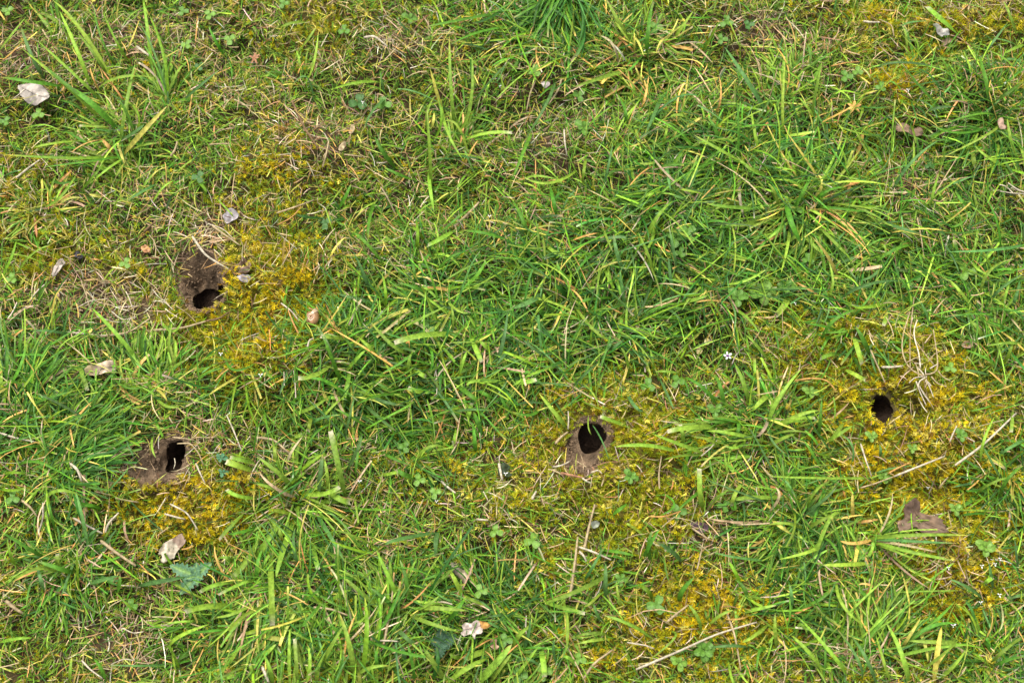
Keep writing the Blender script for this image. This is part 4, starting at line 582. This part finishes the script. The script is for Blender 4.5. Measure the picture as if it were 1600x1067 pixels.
ST_ = [
 ((0,270),'1070 355 1140 460 1270 535',6,'w','pale bent straw lying across the back of the large burrow'),
 ((0,270),'1180 295 1250 345 1335 405',5,'s','forked straw just above and right of the large burrow'),
 ((0,270),'1160 285 1240 310 1300 370',2.5,'w','thin straw lying along the forked straw above the large burrow'),
 ((0,270),'540 912 720 890 835 808',5.5,'s','thick pale curved stalk below the dry patch left of the large burrow'),
 ((0,270),'380 885 560 905 690 900',3,'w','thin pale stalk meeting the thick curved one at its left end'),
 ((0,270),'850 875 1010 865 1145 825',6,'s','grey tan stalk running under the large burrow'),
 ((0,270),'1145 825 1220 810 1270 775',5,'n','dark curved twig end lying below the large burrow mouth'),
 ((0,270),'285 870 340 790 400 690',3.5,'n','dark grey thin twig at lower left of the dry patch'),
 ((0,270),'800 330 840 290 865 275',6,'n','short grey twig stub above the dry turf right of the orange leaf'),
 ((400,0),'200 560 260 700 350 830',6,'n','brown grey twig left of the tall alone tuft, ending near short turf'),
 ((400,0),'370 930 390 860 405 780',4.5,'s','short upright straw below the brown grey twig'),
 ((400,0),'490 860 540 865 590 872',3.5,'s','short level straw left of the tall alone tuft'),
 ((400,0),'1258 105 1300 50 1355 0',3,'w','thin white stalk at the top edge beside the dark tuft'),
 ((400,0),'600 210 660 200 730 260',6,'w','pale broken straw in the bare patch near the top'),
 ((400,270),'115 225 220 190 322 152',4.5,'s','pale straw pointing right above the moss beside the large burrow'),
 ((400,270),'120 290 200 250 250 190',3.5,'o','tan straw just under the pale straw above the moss'),
 ((400,270),'145 515 180 450 215 385',3,'s','thin straw standing over the golden moss right of the large burrow'),
 ((400,270),'370 545 400 500 425 475',3.5,'s','short straw right of the golden moss by the large burrow'),
 ((400,270),'140 725 200 770 240 825',4,'w','double pale straw pointing down to the tan round shell'),
 ((400,270),'1100 300 1170 240 1240 165',8,'s','flat tan stem lying beside the tall blade in the upper middle'),
 ((400,270),'285 975 295 930 320 920',4,'w','short white straw below the tan round shell'),
 ((1200,0),'830 1040 940 1010 1120 985',4,'s','long pale twig above right in the thin tuft left of the white roots'),
 ((1200,0),'930 1020 990 1000 1040 960',4,'w','short side twig resting on the long pale twig'),
 ((1200,0),'350 370 430 350 510 345',3.5,'o','orange tan straw left of the golden moss pocket'),
 ((1200,0),'530 120 570 125 620 125',5,'w','short cream straw above the golden moss pocket'),
 ((1200,0),'700 205 690 140 620 110',3,'s','thin straw by the upper golden moss'),
 ((1200,270),'830 250 850 350 870 490',3.5,'s','thin grey straw standing in the right hand grass'),
 ((1200,270),'1005 350 990 400 985 465',4.5,'w','short white straw right of the thin grey one'),
 ((1200,270),'810 635 900 640 1000 622',3.5,'s','curved level straw above the bleached dead grass clump'),
 ((1200,530),'1040 700 1200 585 1380 410',5.5,'w','long diagonal pale stalk at the right side, upper of the two'),
 ((1200,530),'700 762 830 710 980 650',5,'w','lower diagonal pale stalk crossing the golden moss'),
 ((1200,530),'515 825 600 800 700 762',3.5,'s','thin straw continuing left from the lower diagonal stalk'),
 ((1200,530),'515 580 540 660 575 760',4,'w','thin upright straw in the moss below the mossy burrow'),
 ((1200,530),'950 830 970 800 1000 765',4,'s','short straw between the two diagonal stalks'),
 ((1200,530),'630 155 690 155 750 148',5.5,'w','level white straw left of the bleached dead grass clump'),
 ((1200,530),'570 60 610 150 650 240',4,'s','straw hanging down left of the level white straw'),
 ((1200,530),'150 230 240 215 330 225 380 290',4,'o','reddish curved straw above left of the mossy burrow'),
 ((1200,530),'670 745 720 715 790 685',4,'o','orange straw just above the lower diagonal stalk'),
 ((1200,530),'1010 570 1030 520 1050 480',3.5,'w','short straw in the moss left of the upper diagonal stalk'),
 ((0,530),'0 520 90 550 200 570',5,'w','pale straw at the left edge below the fine tuft'),
 ((0,530),'45 610 80 500 140 375',3.5,'s','thin crooked straw crossing the left edge tuft'),
 ((0,530),'0 388 80 390 180 408',3.5,'s','tan level straw at the left edge above the crooked one'),
 ((0,530),'390 690 430 720 455 790',6,'w','curled pale straw in the dark tuft left of the small burrow'),
 ((0,530),'640 640 690 640 750 635',4.5,'s','straw touching the left lip of the small burrow'),
 ((0,530),'960 545 1020 550 1080 560',4,'s','upper straw lying over the small burrow mouth'),
 ((0,530),'985 580 1060 575 1110 640 1130 700',3.5,'s','arched straw right of the small burrow mouth'),
 ((0,530),'1090 690 1110 740 1140 800',4,'w','straw standing right of the small burrow rim'),
 ((0,530),'970 660 975 690 965 720',2.5,'w','tiny bent straw hanging into the small burrow'),
 ((0,530),'945 915 1040 960 1100 1060',4,'w','curved pale straw across the golden moss under the small burrow'),
 ((0,530),'915 970 970 985 1030 1000',4.5,'w','short pale straw in the golden moss under the small burrow'),
 ((0,530),'640 880 700 895 770 905',4,'s','level straw left of the golden moss'),
 ((0,530),'1260 420 1300 510 1345 625',3.5,'w','thin long straw in the grass right of the small burrow'),
 ((0,767),'410 150 480 190 570 235',5,'w','pale stalk at lower left, upper of a broken pair'),
 ((0,767),'560 275 650 345 755 415',7,'s','thick pinkish stalk at lower left, lower of a broken pair'),
 ((0,767),'240 60 240 150 215 230',4.5,'w','pale upright straw at lower left above the fine grass'),
 ((0,767),'120 50 170 90 205 140',5,'s','tan straw left of the pale upright one at lower left'),
 ((0,767),'35 610 80 650 130 680',8,'s','thick short straw at the lower left edge'),
 ((0,767),'585 230 600 180 660 120',5,'w','white split straw above the broken pair'),
 ((0,767),'455 940 500 990 570 1040',4,'w','bent straw in the dry patch near the bottom left'),
 ((400,530),'1030 788 1070 825 1110 855',5.5,'w','cut white straw in the yellow turf left of the round burrow'),
 ((400,530),'1350 690 1360 740 1370 785',6,'w','white upright straw beside the dark leaf with drops'),
 ((400,530),'545 1030 580 960 625 890',4,'s','thin slanted straw below the middle turf'),
 ((400,530),'875 1010 900 950 930 890',3,'s','thin straw right of the slanted one below the middle'),
 ((400,530),'1225 1000 1260 1002 1290 1005',5,'w','small level straw below the dark leaf with drops'),
 ((400,530),'0 545 100 555 190 640',6,'s','dry curved blade left of the wide grey green mown blade'),
 ((800,530),'240 580 270 545 310 515',6,'s','tan folded straw left of the round black burrow'),
 ((800,530),'312 500 315 450 312 400',3.5,'w','thin upright straw left of the round black burrow'),
 ((800,530),'225 710 280 700 325 675',4,'w','straw at the lower left rim of the round burrow'),
 ((800,530),'270 742 330 755 400 770',6,'r','reddish flat straw below the round burrow'),
 ((800,530),'355 675 380 690 415 710',3,'s','small straw on the soil of the round burrow'),
 ((800,530),'390 770 410 785 440 800',4,'w','lowest small straw under the round burrow soil'),
 ((800,530),'440 740 480 725 500 745',3.5,'w','curled straw on the soil of the round burrow'),
 ((800,530),'820 830 815 750 830 650',4,'s','upright straw in the moss right of the round burrow'),
 ((800,530),'1050 650 1110 600 1140 560',3,'w','thin straw arching over the tuft right of the round burrow'),
 ((800,530),'110 890 120 870 135 845',6,'w','short white straw lower left of the round burrow'),
 ((800,767),'320 600 350 400 365 255',6,'s','left upright stalk of the pair below the round burrow'),
 ((800,767),'400 325 430 190 460 75',6,'s','right upright stalk of the pair below the round burrow'),
 ((800,767),'370 310 460 340 550 382',5,'w','straw crossing right from between the two upright stalks'),
 ((800,767),'375 335 400 360 412 390',5,'w','small straw at the top of the left upright stalk'),
 ((800,767),'690 990 950 880 1130 795 1360 728',5,'w','very long pale stalk slanting up through the lower golden moss'),
 ((800,767),'400 1040 450 960 560 880',5.5,'s','tan stalk left of the long pale stalk near the bottom'),
 ((800,767),'1195 680 1240 800 1272 995',4.5,'s','thin stalk crossing the right end of the long pale stalk'),
 ((800,767),'855 732 910 685 980 632',5,'s','short pale stalk in the golden moss above the long one'),
 ((800,767),'1028 440 1045 370 1062 285',3.5,'s','thin upright straw above the lower golden moss'),
 ((800,767),'640 840 700 850 740 855 790 875',3.5,'w','white angled straw left of the long pale stalk'),
 ((800,767),'760 140 850 145 980 95',4,'o','orange straw beside the purple stained soil'),
 ((800,767),'1000 205 1050 240 1100 270',4.5,'s','pale straw lying on the purple stained soil'),
 ((800,767),'80 690 75 760 85 825',3.5,'w','white hooked straw at the bottom left of the moss'),
 ((1200,767),'690 290 740 300 830 290',3,'s','small straw at the base of the flat fan'),
 ((1200,767),'940 490 980 485 1020 475',4,'s','small straw among tiny white flowers'),
 ((400,767),'735 700 725 780 710 850',6,'s','upright dry stalk left of the lobed white leaf'),
 ((400,767),'690 830 740 830 790 835',4,'w','white cross straw at the foot of the upright dry stalk'),
 ((400,767),'320 645 420 655 510 690',5,'s','tan level straw in the lower tufts'),
 ((400,767),'35 975 50 1010 70 1060',7,'w','thick pale straw at the bottom edge in the long hanging tuft'),
 ((800,0),'290 720 292 780 305 865',4,'w','thin white straw below the spoon leaved rosette near the top'),
 ((800,0),'130 450 100 520 80 620',4,'s','bent straw under the neat clover near the top'),
 ((800,0),'275 440 260 500 205 580',5,'s','grey straw right of the neat clover near the top'),
 ((0,0),'760 260 800 290 860 330',7,'w','pale frayed straw on the soil between upper left blades'),
 ((0,0),'950 870 975 830 985 790',6,'s','short pale straw in the dry turf right of the upper left tuft'),
 ((0,0),'1160 805 1220 800 1290 800',3.5,'s','level straw in the dry turf at upper left'),
 ((0,0),'90 990 150 940 220 890',5,'w','straw at the left edge under the upper left tuft'),
]
for (ox, oy), s, w, c, lab in ST_: stalk(T_(ox, oy, s), w*.74, c, lab, .017)

# a clump of dead bleached grass with straws as parts
def straw_clump(px, py, name, label, cat, lines, lift=.025):
    z = float(base_h(*at(px, py)[:2])); p = at(px, py, z+lift); e = empty(name, (p[0], p[1], z)); tag(e, label, cat)
    for pts, w, col in lines:
        pts = np.array(pts, float); d = np.r_[0, np.cumsum(np.linalg.norm(np.diff(pts, axis=0), axis=1))]; t = np.linspace(0, d[-1], 12); P = np.stack([np.interp(t, d, pts[:, 0]), np.interp(t, d, pts[:, 1])], 1)
        for _ in range(2): P[1:-1] = .25*P[:-2]+.5*P[1:-1]+.25*P[2:]
        rr = np.random.default_rng(int(pts.sum())); zz = z+lift+.004*rr.normal()*np.linspace(.2, 1, 12)+rr.uniform(0, .003)
        W3 = at(P[:, 0], P[:, 1], zz); V, F, C = tube(W3, w*PX*.25*np.linspace(1, .7, 12), PAL[col]*math.exp(rr.normal(0, .12)))
        mesh_obj('dead_stem', V, F, C, M_DEAD, e, loc=np.array(e.location))
def Q(s): v = [float(u) for u in s.split()]; return [(1380+v[i]/5.336, 440+v[i+1]/5.336) for i in range(0, len(v), 2)]
straw_clump(1442, 585, 'dead_grass_clump', 'bleached uprooted dead grass clump with long thin stems lying on golden moss', 'dead grass clump', [
 (Q('345 790 215 740 155 600 150 500 185 370 222 255'),4.6,'s'),(Q('225 730 222 560 225 400 258 130'),4.2,'s'),(Q('310 720 300 600 260 480 250 400 285 320'),4.6,'w'),(Q('420 690 330 580 270 490 235 440'),4,'s'),
 (Q('350 775 455 765 455 640 430 480 418 400'),4.8,'s'),(Q('345 515 375 475 405 435'),5,'s'),(Q('375 665 430 600 500 570'),3.4,'s'),(Q('345 790 260 800 215 845'),4.4,'w'),(Q('350 800 300 830 290 890'),5,'w'),
 (Q('275 830 310 930 358 1030'),4.4,'w'),(Q('300 870 340 940 392 1010'),5,'w'),(Q('350 830 380 860 420 965'),4,'w'),(Q('400 790 450 850 530 875'),4.6,'s'),(Q('455 740 490 790 565 830'),4.2,'s'),(Q('340 780 310 740 285 715'),5,'w'),
 (Q('350 820 380 845 400 870'),5.5,'w'),(Q('390 725 420 705 450 690'),5,'w'),(Q('360 800 350 740 355 720'),4,'w'),(Q('190 675 280 630 340 650'),3,'s'),(Q('360 810 365 850 350 880'),4,'s')])
def Q2(s): v = [float(u) for u in s.split()]; return [(1540+v[i]/17.78, 260+v[i+1]/17.78) for i in range(0, len(v), 2)]
straw_clump(1588, 302, 'bleached_root', 'white bleached forked root stalks lying at the right edge', 'dead roots', [
 (Q2('1200 740 950 680 780 580 620 460'),5,'w'),(Q2('1200 780 1000 760 720 750 400 690'),4.5,'w'),(Q2('950 700 850 640 700 590'),4,'w'),(Q2('780 770 680 660 540 540 370 510'),4,'w')], .022)
def Q3(s): v = [float(u) for u in s.split()]; return [(v[i]/K4, 767+v[i+1]/K4) for i in range(0, len(v), 2)]
straw_clump(208, 1020, 'dead_grass_clump', 'grey straw nest of withered roots in the dry patch near the bottom left', 'dead grass clump', [
 (Q3('750 940 700 870 640 830'),3.5,'s'),(Q3('760 930 780 860 760 800'),3.5,'s'),(Q3('770 940 840 890 930 850'),3,'s'),(Q3('740 940 690 930 620 960'),3,'w'),(Q3('760 950 820 960 900 930'),3,'s'),(Q3('750 945 720 900 730 840'),3.5,'w'),(Q3('600 890 610 850 600 810'),4,'w'),(Q3('680 760 740 790 800 780'),3.5,'w'),(Q3('760 935 800 880 850 780'),2.6,'s')])
def Q4(s): v = [float(u) for u in s.split()]; return [(v[i]/K4, 270+v[i+1]/K4) for i in range(0, len(v), 2)]
straw_clump(175, 482, 'dead_grass_clump', 'matted pale straw nest in the dry patch left of the large burrow', 'dead grass clump', [
 (Q4('430 750 500 710 600 700'),3,'w'),(Q4('620 770 680 820 760 800'),3.5,'w'),(Q4('480 660 540 720 640 740'),3.5,'s'),(Q4('700 660 720 700 735 750'),3,'w'),(Q4('850 650 880 690 940 730'),4,'w'),(Q4('640 740 600 700 560 780'),3,'s'),(Q4('540 800 640 830 700 830'),3.5,'w'),(Q4('860 710 920 720 960 760'),3.5,'w'),(Q4('700 900 740 840 720 790'),3,'s'),(Q4('980 740 1040 780 1090 830'),3,'s'),(Q4('560 600 640 600 690 560'),3,'s'),(Q4('450 600 480 680 500 760'),3,'s'),(Q4('820 600 870 640 900 700'),2.6,'s')])

# ------------------------------------------------------------------ fallen leaves: outline in photo pixels, own thickness
def fallen(name, cat, label, pts, col, col2=None, lift=.020, curl=.003, seed=0, split=None, vein=None, group=None, tilt=(0, 0)):
    pts = np.array(pts, float); r = np.random.default_rng(seed)
    m = len(pts); P = []
    for i in range(m):                       # Catmull-Rom outline
        a, b_, c, d = pts[i-1], pts[i], pts[(i+1) % m], pts[(i+2) % m]
        for t in (0, .25, .5, .75): P.append(.5*((2*b_)+(-a+c)*t+(2*a-5*b_+4*c-d)*t*t+(-a+3*b_-3*c+d)*t**3))
    P = np.array(P); cpx = P.mean(0); P = cpx+(P-cpx)*(1+r.normal(0, .035, (len(P), 1))); z = float(base_h(*at(*cpx)[:2])); lift *= .82; col = tuple(np.array(col)*.86); g = at(P[:, 0], P[:, 1], z+lift); cg = at(cpx[0], cpx[1], z+lift); o2 = g[:, :2]-cg[:2]
    w = waves(seed+400, max(np.ptp(o2[:, 0]), np.ptp(o2[:, 1]))*.7, 6); w2 = waves(seed+500, .006, 6); c0 = np.array(col); size = np.hypot(*o2.T).max()
    V, F, C = leaf_patch(o2, 9, c0, c0, lambda x, y, u: curl*w(x, y)+.0004*w2(x, y)+curl*.9*(np.hypot(x, y)/size)**2+tilt[0]*x+tilt[1]*y, r)
    C[:, :3] *= np.exp(.15*w2(V[:, 0], V[:, 1])+.16*w(V[:, 0]*1.7, V[:, 1]*1.7))[:, None]
    if split is not None:
        k = ((V[:, 0]*split[0]+V[:, 1]*split[1]) > split[2]*size); C[k, :3] = np.array(col2)*np.exp(.10*w2(V[k, 0], V[k, 1]))[:, None]
    e = empty(name, (cg[0], cg[1], z)); tag(e, label, cat, group); V[:, 2] += lift
    o = mesh_obj('leaf_blade', V, F, C, M_DRY, e); s = o.modifiers.new('thickness', 'SOLIDIFY'); s.thickness = .0005
    if vein:
        q = np.array(vein, float); gq = at(q[:, 0], q[:, 1], z+lift)-np.array([cg[0], cg[1], 0]); q3 = bez(gq[0], gq[1], gq[2], 12)
        q3[:, 2] = curl*w(q3[:, 0], q3[:, 1])+curl*.9*(np.hypot(q3[:, 0], q3[:, 1])/size)**2+lift+.0004+tilt[0]*q3[:, 0]+tilt[1]*q3[:, 1]
        V, F, C = tube(q3, np.linspace(.0007, .0003, 12), c0*.72); mesh_obj('midrib', V, F, C, M_DRY, e)
    return e
def ZP(ox, oy, k, s): v = [float(u) for u in s.split()]; return [(ox+v[i]/k, oy+v[i+1]/k) for i in range(0, len(v), 2)]
G1 = (.60,.52,.44)
fallen('dead_leaf', 'leaf', 'pale grey papery leaf at the upper left edge', ZP(0, 0, K4, '105 475 170 472 235 480 272 520 278 552 240 575 175 582 130 550 112 510'), (.50,.44,.38), seed=1, vein=ZP(0,0,K4,'115 485 190 530 270 550'), curl=.002)
fallen('leaf_scrap', 'leaf', 'small round lilac grey leaf scrap above the large burrow', ZP(0, 270, K4, '1242 240 1260 215 1290 205 1325 225 1318 258 1285 272 1255 280 1245 262'), (.42,.38,.39), seed=2, curl=.0015, lift=.016)
fallen('dead_leaf', 'leaf', 'oval pinkish grey leaf left of the dry patch', ZP(60, 360, 13.34, '455 590 505 585 530 640 530 700 480 810 400 920 330 975 285 930 295 830 350 700 410 620'), (.45,.38,.32), seed=3, curl=.0014, lift=.017, vein=ZP(60,360,13.34,'480 600 420 760 330 950'))
fallen('dead_leaf', 'leaf', 'long tan and cream leaf lying in the left grass', ZP(0, 530, K4, '480 165 520 140 570 132 620 122 652 138 645 165 600 185 560 195 510 200 470 195'), (.54,.42,.30), (.34,.27,.14), seed=4, curl=.0018, lift=.022, split=(-1, 0, .45), vein=ZP(0,530,K4,'645 145 570 165 480 185'))
fallen('dead_leaf', 'leaf', 'crumpled brown leaf beside the right rim of the large burrow', ZP(250, 360, 7.62, '850 450 920 440 990 345 1040 360 1085 400 1075 480 1040 510 960 520 880 520 860 490'), (.27,.18,.13), seed=5, curl=.003, lift=.014)
fallen('leaf_scrap', 'leaf', 'lilac grey leaf scrap under the crumpled brown leaf', ZP(250, 360, 7.62, '920 550 970 525 1050 530 1078 560 1065 600 1020 618 960 605 930 580'), (.33,.30,.32), seed=6, curl=.001, lift=.013)
fallen('dead_leaf', 'leaf', 'pale cream folded leaf with a brown end above the thistle', ZP(240, 820, 9.7, '75 400 100 330 200 265 300 200 340 150 420 115 460 180 500 230 480 290 400 350 340 420 310 500 230 540 180 590 130 550 150 490 110 450 75 450'), (.54,.47,.35), (.28,.20,.15), seed=7, curl=.0028, lift=.019, split=(.75, .66, .32))
fallen('dead_leaf', 'leaf', 'brown purple lobed oak leaf with twisted lobes on golden moss', ZP(1380, 770, 13.33, '460 230 540 160 640 135 740 200 765 300 770 390 850 430 950 460 1050 490 1180 590 1270 720 1300 800 1270 850 1100 855 960 860 840 840 760 760 690 700 560 740 430 800 360 790 350 700 315 640 340 560 430 540 460 470 430 350'), (.20,.13,.08), (.11,.068,.045), seed=8, curl=.0055, lift=.025, split=(-.3, .95, .25), vein=ZP(1380,770,13.33,'600 190 600 520 1230 800'))
fallen('dead_leaf', 'leaf', 'small white lobed leaf near the bottom centre', ZP(660, 880, 6.67, '410 650 450 620 500 625 545 600 590 600 600 640 625 690 610 730 560 740 545 790 510 740 470 745 425 755 400 720 430 695'), (.58,.48,.41), seed=9, curl=.0022, lift=.024, vein=ZP(660,880,6.67,'420 690 500 680 610 640'))
fallen('leaf_scrap', 'leaf', 'orange brown leaf tip joined to the right of the white lobed leaf', ZP(660, 880, 6.67, '592 600 650 605 705 640 680 670 630 685 600 650'), (.45,.24,.06), seed=10, curl=.001, lift=.025)
fallen('leaf_scrap', 'leaf', 'torn tan leaf piece in grass below right of the white lobed leaf', ZP(660, 880, 6.67, '710 810 750 780 780 800 770 840 800 865 770 900 730 885 708 850'), (.48,.32,.20), seed=11, curl=.002, lift=.022)
fallen('dead_leaf', 'leaf', 'torn cream leaf with a brown side above the vivid clover', ZP(660, 880, 6.67, '300 0 350 10 390 50 440 60 500 50 510 110 500 170 460 160 440 220 400 170 370 140 320 90'), (.50,.41,.28), (.27,.23,.17), seed=12, curl=.0025, lift=.022, split=(-.85, .5, .25))
fallen('dead_leaf', 'leaf', 'curled brown leaf in a hollow left of the thick right edge tuft', ZP(1200, 0, K4, '700 690 750 690 810 715 850 710 862 745 830 755 770 740 715 725'), (.34,.22,.14), seed=13, curl=.002, lift=.018)
fallen('leaf_scrap', 'leaf', 'small curled brown scrap in the thick right edge tuft', ZP(1200, 0, K4, '1280 665 1300 655 1310 680 1320 715 1290 715 1278 690'), (.40,.27,.19), seed=14, curl=.001, lift=.026)
fallen('dead_leaf', 'leaf', 'white curled leaf under a broad blade at the upper right', ZP(1440, 20, 17.78, '290 350 400 300 480 370 600 420 720 470 770 580 740 640 620 650 540 690 470 570 400 480'), (.62,.58,.52), (.38,.38,.30), seed=15, curl=.002, lift=.022, split=(-.6, .8, .42))
fallen('leaf_scrap', 'leaf', 'tan leaf scrap just below the white curled leaf', ZP(1440, 20, 17.78, '550 790 640 740 740 710 830 760 840 820 740 860 650 900 590 860'), (.52,.36,.24), seed=16, curl=.001, lift=.020)
fallen('leaf_scrap', 'leaf', 'tiny orange leaf in dry turf between the oval leaf and the large burrow', ZP(0, 270, K4, '785 410 810 400 830 415 835 438 805 442 790 430'), (.55,.28,.13), seed=17, curl=.0006, lift=.016)
fallen('leaf_scrap', 'leaf', 'brown leaf flake near the right edge beside the bleached clump', ZP(1380, 440, 5.336, '655 520 690 490 740 500 740 545 700 555 660 550'), (.42,.27,.18), seed=18, curl=.001, lift=.018)
fallen('leaf_scrap', 'leaf', 'upper cream flower scrap left of the purple eyed flower', ZP(800, 530, K4, '1068 10 1085 -5 1100 5 1095 25 1075 32'), (.68,.60,.28), seed=19, curl=.0006, lift=.020)
fallen('leaf_scrap', 'leaf', 'lower cream flower scrap left of the purple eyed flower', ZP(800, 530, K4, '1025 60 1040 45 1058 60 1050 80 1030 80'), (.62,.52,.24), seed=20, curl=.0006, lift=.019)
fallen('leaf_scrap', 'leaf', 'grey leaf scrap right of the neat clover near the top', ZP(800, 0, K4, '160 460 185 455 210 460 205 480 180 487'), (.50,.43,.40), seed=21, curl=.0006, lift=.016)
fallen('leaf_scrap', 'leaf', 'upper small tan leaf in turf left of the tall alone tuft', ZP(400, 0, K4, '515 735 530 700 548 695 548 720 530 742'), (.42,.32,.17), seed=22, curl=.0006, lift=.018)
fallen('leaf_scrap', 'leaf', 'lower small tan leaf in turf left of the tall alone tuft', ZP(400, 0, K4, '460 835 465 810 490 790 500 800 485 835'), (.42,.32,.18), seed=23, curl=.0006, lift=.018)
fallen('leaf_scrap', 'leaf', 'purple stained dark leaf remains in moss at lower right of centre', ZP(800, 767, K4, '990 180 1040 175 1090 190 1085 215 1040 230 1000 210'), (.13,.08,.10), seed=24, curl=.0015, lift=.008)
fallen('leaf_scrap', 'leaf', 'grey green leaf scrap between the two upright stalks', ZP(800, 767, K4, '440 175 465 165 485 175 478 200 450 205'), (.30,.33,.25), seed=25, curl=.0006, lift=.014)
fallen('leaf_scrap', 'leaf', 'dark wet leaf holding white drops left of the round burrow', ZP(400, 530, K4, '1350 705 1385 690 1410 705 1405 730 1425 755 1392 770 1372 750 1350 752'), (.06,.085,.04), seed=26, curl=.0015, lift=.014)
fallen('leaf_scrap', 'leaf', 'dark brown curled crumb left of the large burrow above the oval leaf', ZP(60, 360, 13.34, '680 520 720 450 800 430 900 480 950 560 880 600 780 580 700 570'), (.05,.045,.05), seed=27, curl=.0025, lift=.012)

# tan round shell: a small snail shell with a lip
sp = at(489, 502, .022); z = float(base_h(sp[0], sp[1])); e = empty('snail_shell', (sp[0], sp[1], z)); tag(e, 'tan round snail shell lying at the lower edge of the golden moss', 'snail shell')
ps = []; 
for k in range(40):
    u = k/39; a = -u*2.2*6.283+1.2; rr_ = .0062*(1-u)**1.15+.0003; ps.append((rr_*.62*math.cos(a), rr_*.62*math.sin(a), .006+.0065*u))
ps = np.array(ps); V, F, C = tube(ps, .0058*np.linspace(1, .1, 40)**1.1, np.array([.32,.175,.075]), 12); V[:, 1] *= 1.3
C[:, :3] *= (1+.18*np.sin(np.arange(len(C))//12*1.9))[:, None]; M_SHELL = foliage('shell', .3, .5, .06, .2, 300, False)
V[:, 2] += .014; ps[:, 2] += .014; mesh_obj('whorls', V, F, C, M_SHELL, e)
V, F, C = tube(ps[:3]+np.array([0, 0, 0]), .0063, np.array([.42,.31,.19]), 12); V[:, 1] *= 1.3; mesh_obj('lip', V, F, C, M_SHELL, e)

# purple eyed flower, tiny white flowers and drops
M_PET = foliage('petal', .5, .3, .2, .1, 200, False)
def flower(px, py, rpx, npet, label, eye, lift=.024, name='tiny_flower', group='tiny white flowers in the turf'):
    z = float(base_h(*at(px, py)[:2])); p = at(px, py, z+lift); e = empty(name, (p[0], p[1], z)); tag(e, label, 'flower', group)
    V, F, C = tube(bez((.003, .002, -.002), (.002, 0, lift*.6), (0, 0, lift), 6), .0005, np.array([.12,.2,.05])); mesh_obj('stalk', V, F, C, M_LEAF, e)
    t_ = np.linspace(0, 6.2832, 10, endpoint=False)
    for k in range(npet):
        a = k*6.283/npet+.5; o = np.stack([.60+.38*np.cos(t_), (.16+.1*r.random())*np.sin(t_)], 1)*(1 if npet == 5 else r.uniform(.6, 1.25)); V, F, C = leaf_patch(o, 3, np.array([.85,.82,.86]), np.array([.88,.86,.88]), lambda x, y, u: .25*x*x+.05, r, base=(.6, 0)); V = V*rpx*PX
        ca, sa = math.cos(a), math.sin(a); mesh_obj('petal', np.stack([V[:, 0]*ca-V[:, 1]*sa, V[:, 0]*sa+V[:, 1]*ca, V[:, 2]+lift], 1), F, C, M_PET, e)
    V, F, C = crumb_mesh(np.array([[0, 0, lift+.0006]]), np.array([rpx*PX*(.42 if npet == 5 else .25)]), np.array([eye]), r); mesh_obj('eye', V, F, C, M_PET, e)
flower(1137, 556, 7, 5, 'small white flower with a purple eye above the stiff green tuft', (.16,.04,.22), name='purple_eyed_flower', group=None)
PALE = (.7,.7,.45)
for (a, b_, s, lab) in [(1563,873,3.6,'tiny white flower, upper right of the pair above the orange straw at lower right'),(1555,881,3.6,'tiny white flower, lower left of the pair at lower right'),(1534,884,3.6,'tiny white flower on the blue green blades at lower right'),(1482,887,3.4,'tiny white flower near the tips of the long flat fan'),
   (1562,929,4.2,'bright single tiny white flower under the blue green blades'),(1532,941,4.2,'tiny white flower left of the bright single one'),(1489,977,5,'largest tiny white flower, lowest at the lower right'),(1419,141,4,'tiny white flower on golden moss at the upper right'),(781,135,3,'tiny white flower right of the tall alone tuft'),
   (562,752,4.2,'tiny white flower in grass right of the wide grey green mown blade'),(407,586,4,'tiny white flower beside moss under the large burrow'),(345,553,4,'tiny white flower in turf below the large burrow'),(765,338,3.2,'tiny white flower in dark grass above the centre'),(790,740,4.2,'tiny white flower on the dark wet leaf'),
   (682,783,3,'faint tiny white flower left of the cut white straw'),(1243,474,3,'tiny white flower right of the large bright rosette'),(567,160,4.2,'white drop like flower held by the largest clover'),(1570,130,2.6,'tiny white flower in the thick right edge tuft'),(1450,762,3.8,'tiny white flower in moss above the brown lobed leaf')]:
    flower(a, b_, s*.85, 3, lab, PALE)
# red star blade and the orange star
def star(px, py, label, col, rays):
    z = float(base_h(*at(px, py)[:2])); lift = .018; p = at(px, py, z+lift); e = empty('withered_sprig', (p[0], p[1], z)); tag(e, label, 'withered sprig'); c0 = np.array([[0, 0, lift]])
    for (ang, lpx, w) in rays:
        a = math.radians(ang); L_ = lpx*PX; d = np.array([[math.cos(a), math.sin(a), .1]]); V, F, C = strips(c0, c0+d*L_*.5+[[0, 0, .002]], c0+d*L_, [w*PX], PAL[col][None]*.9, PAL[col][None]*1.2, np.array([False]), 5, .2, None, int(ang)+9); mesh_obj('dead_blade', V, F, C, M_DEAD, e)
star(397, 92, 'small red star shaped withered blades near the clovers at upper left', 'r', [(80,11,4),(40,12,3.5),(150,10,3.5),(-60,12,4),(-110,10,3),(10,9,3)])
star(1334, 168, 'orange star shaped withered blades left of the golden moss pocket', 'o', [(80,12,5),(20,13,5),(150,12,4),(-50,14,5),(-120,14,5),(-150,9,4)])
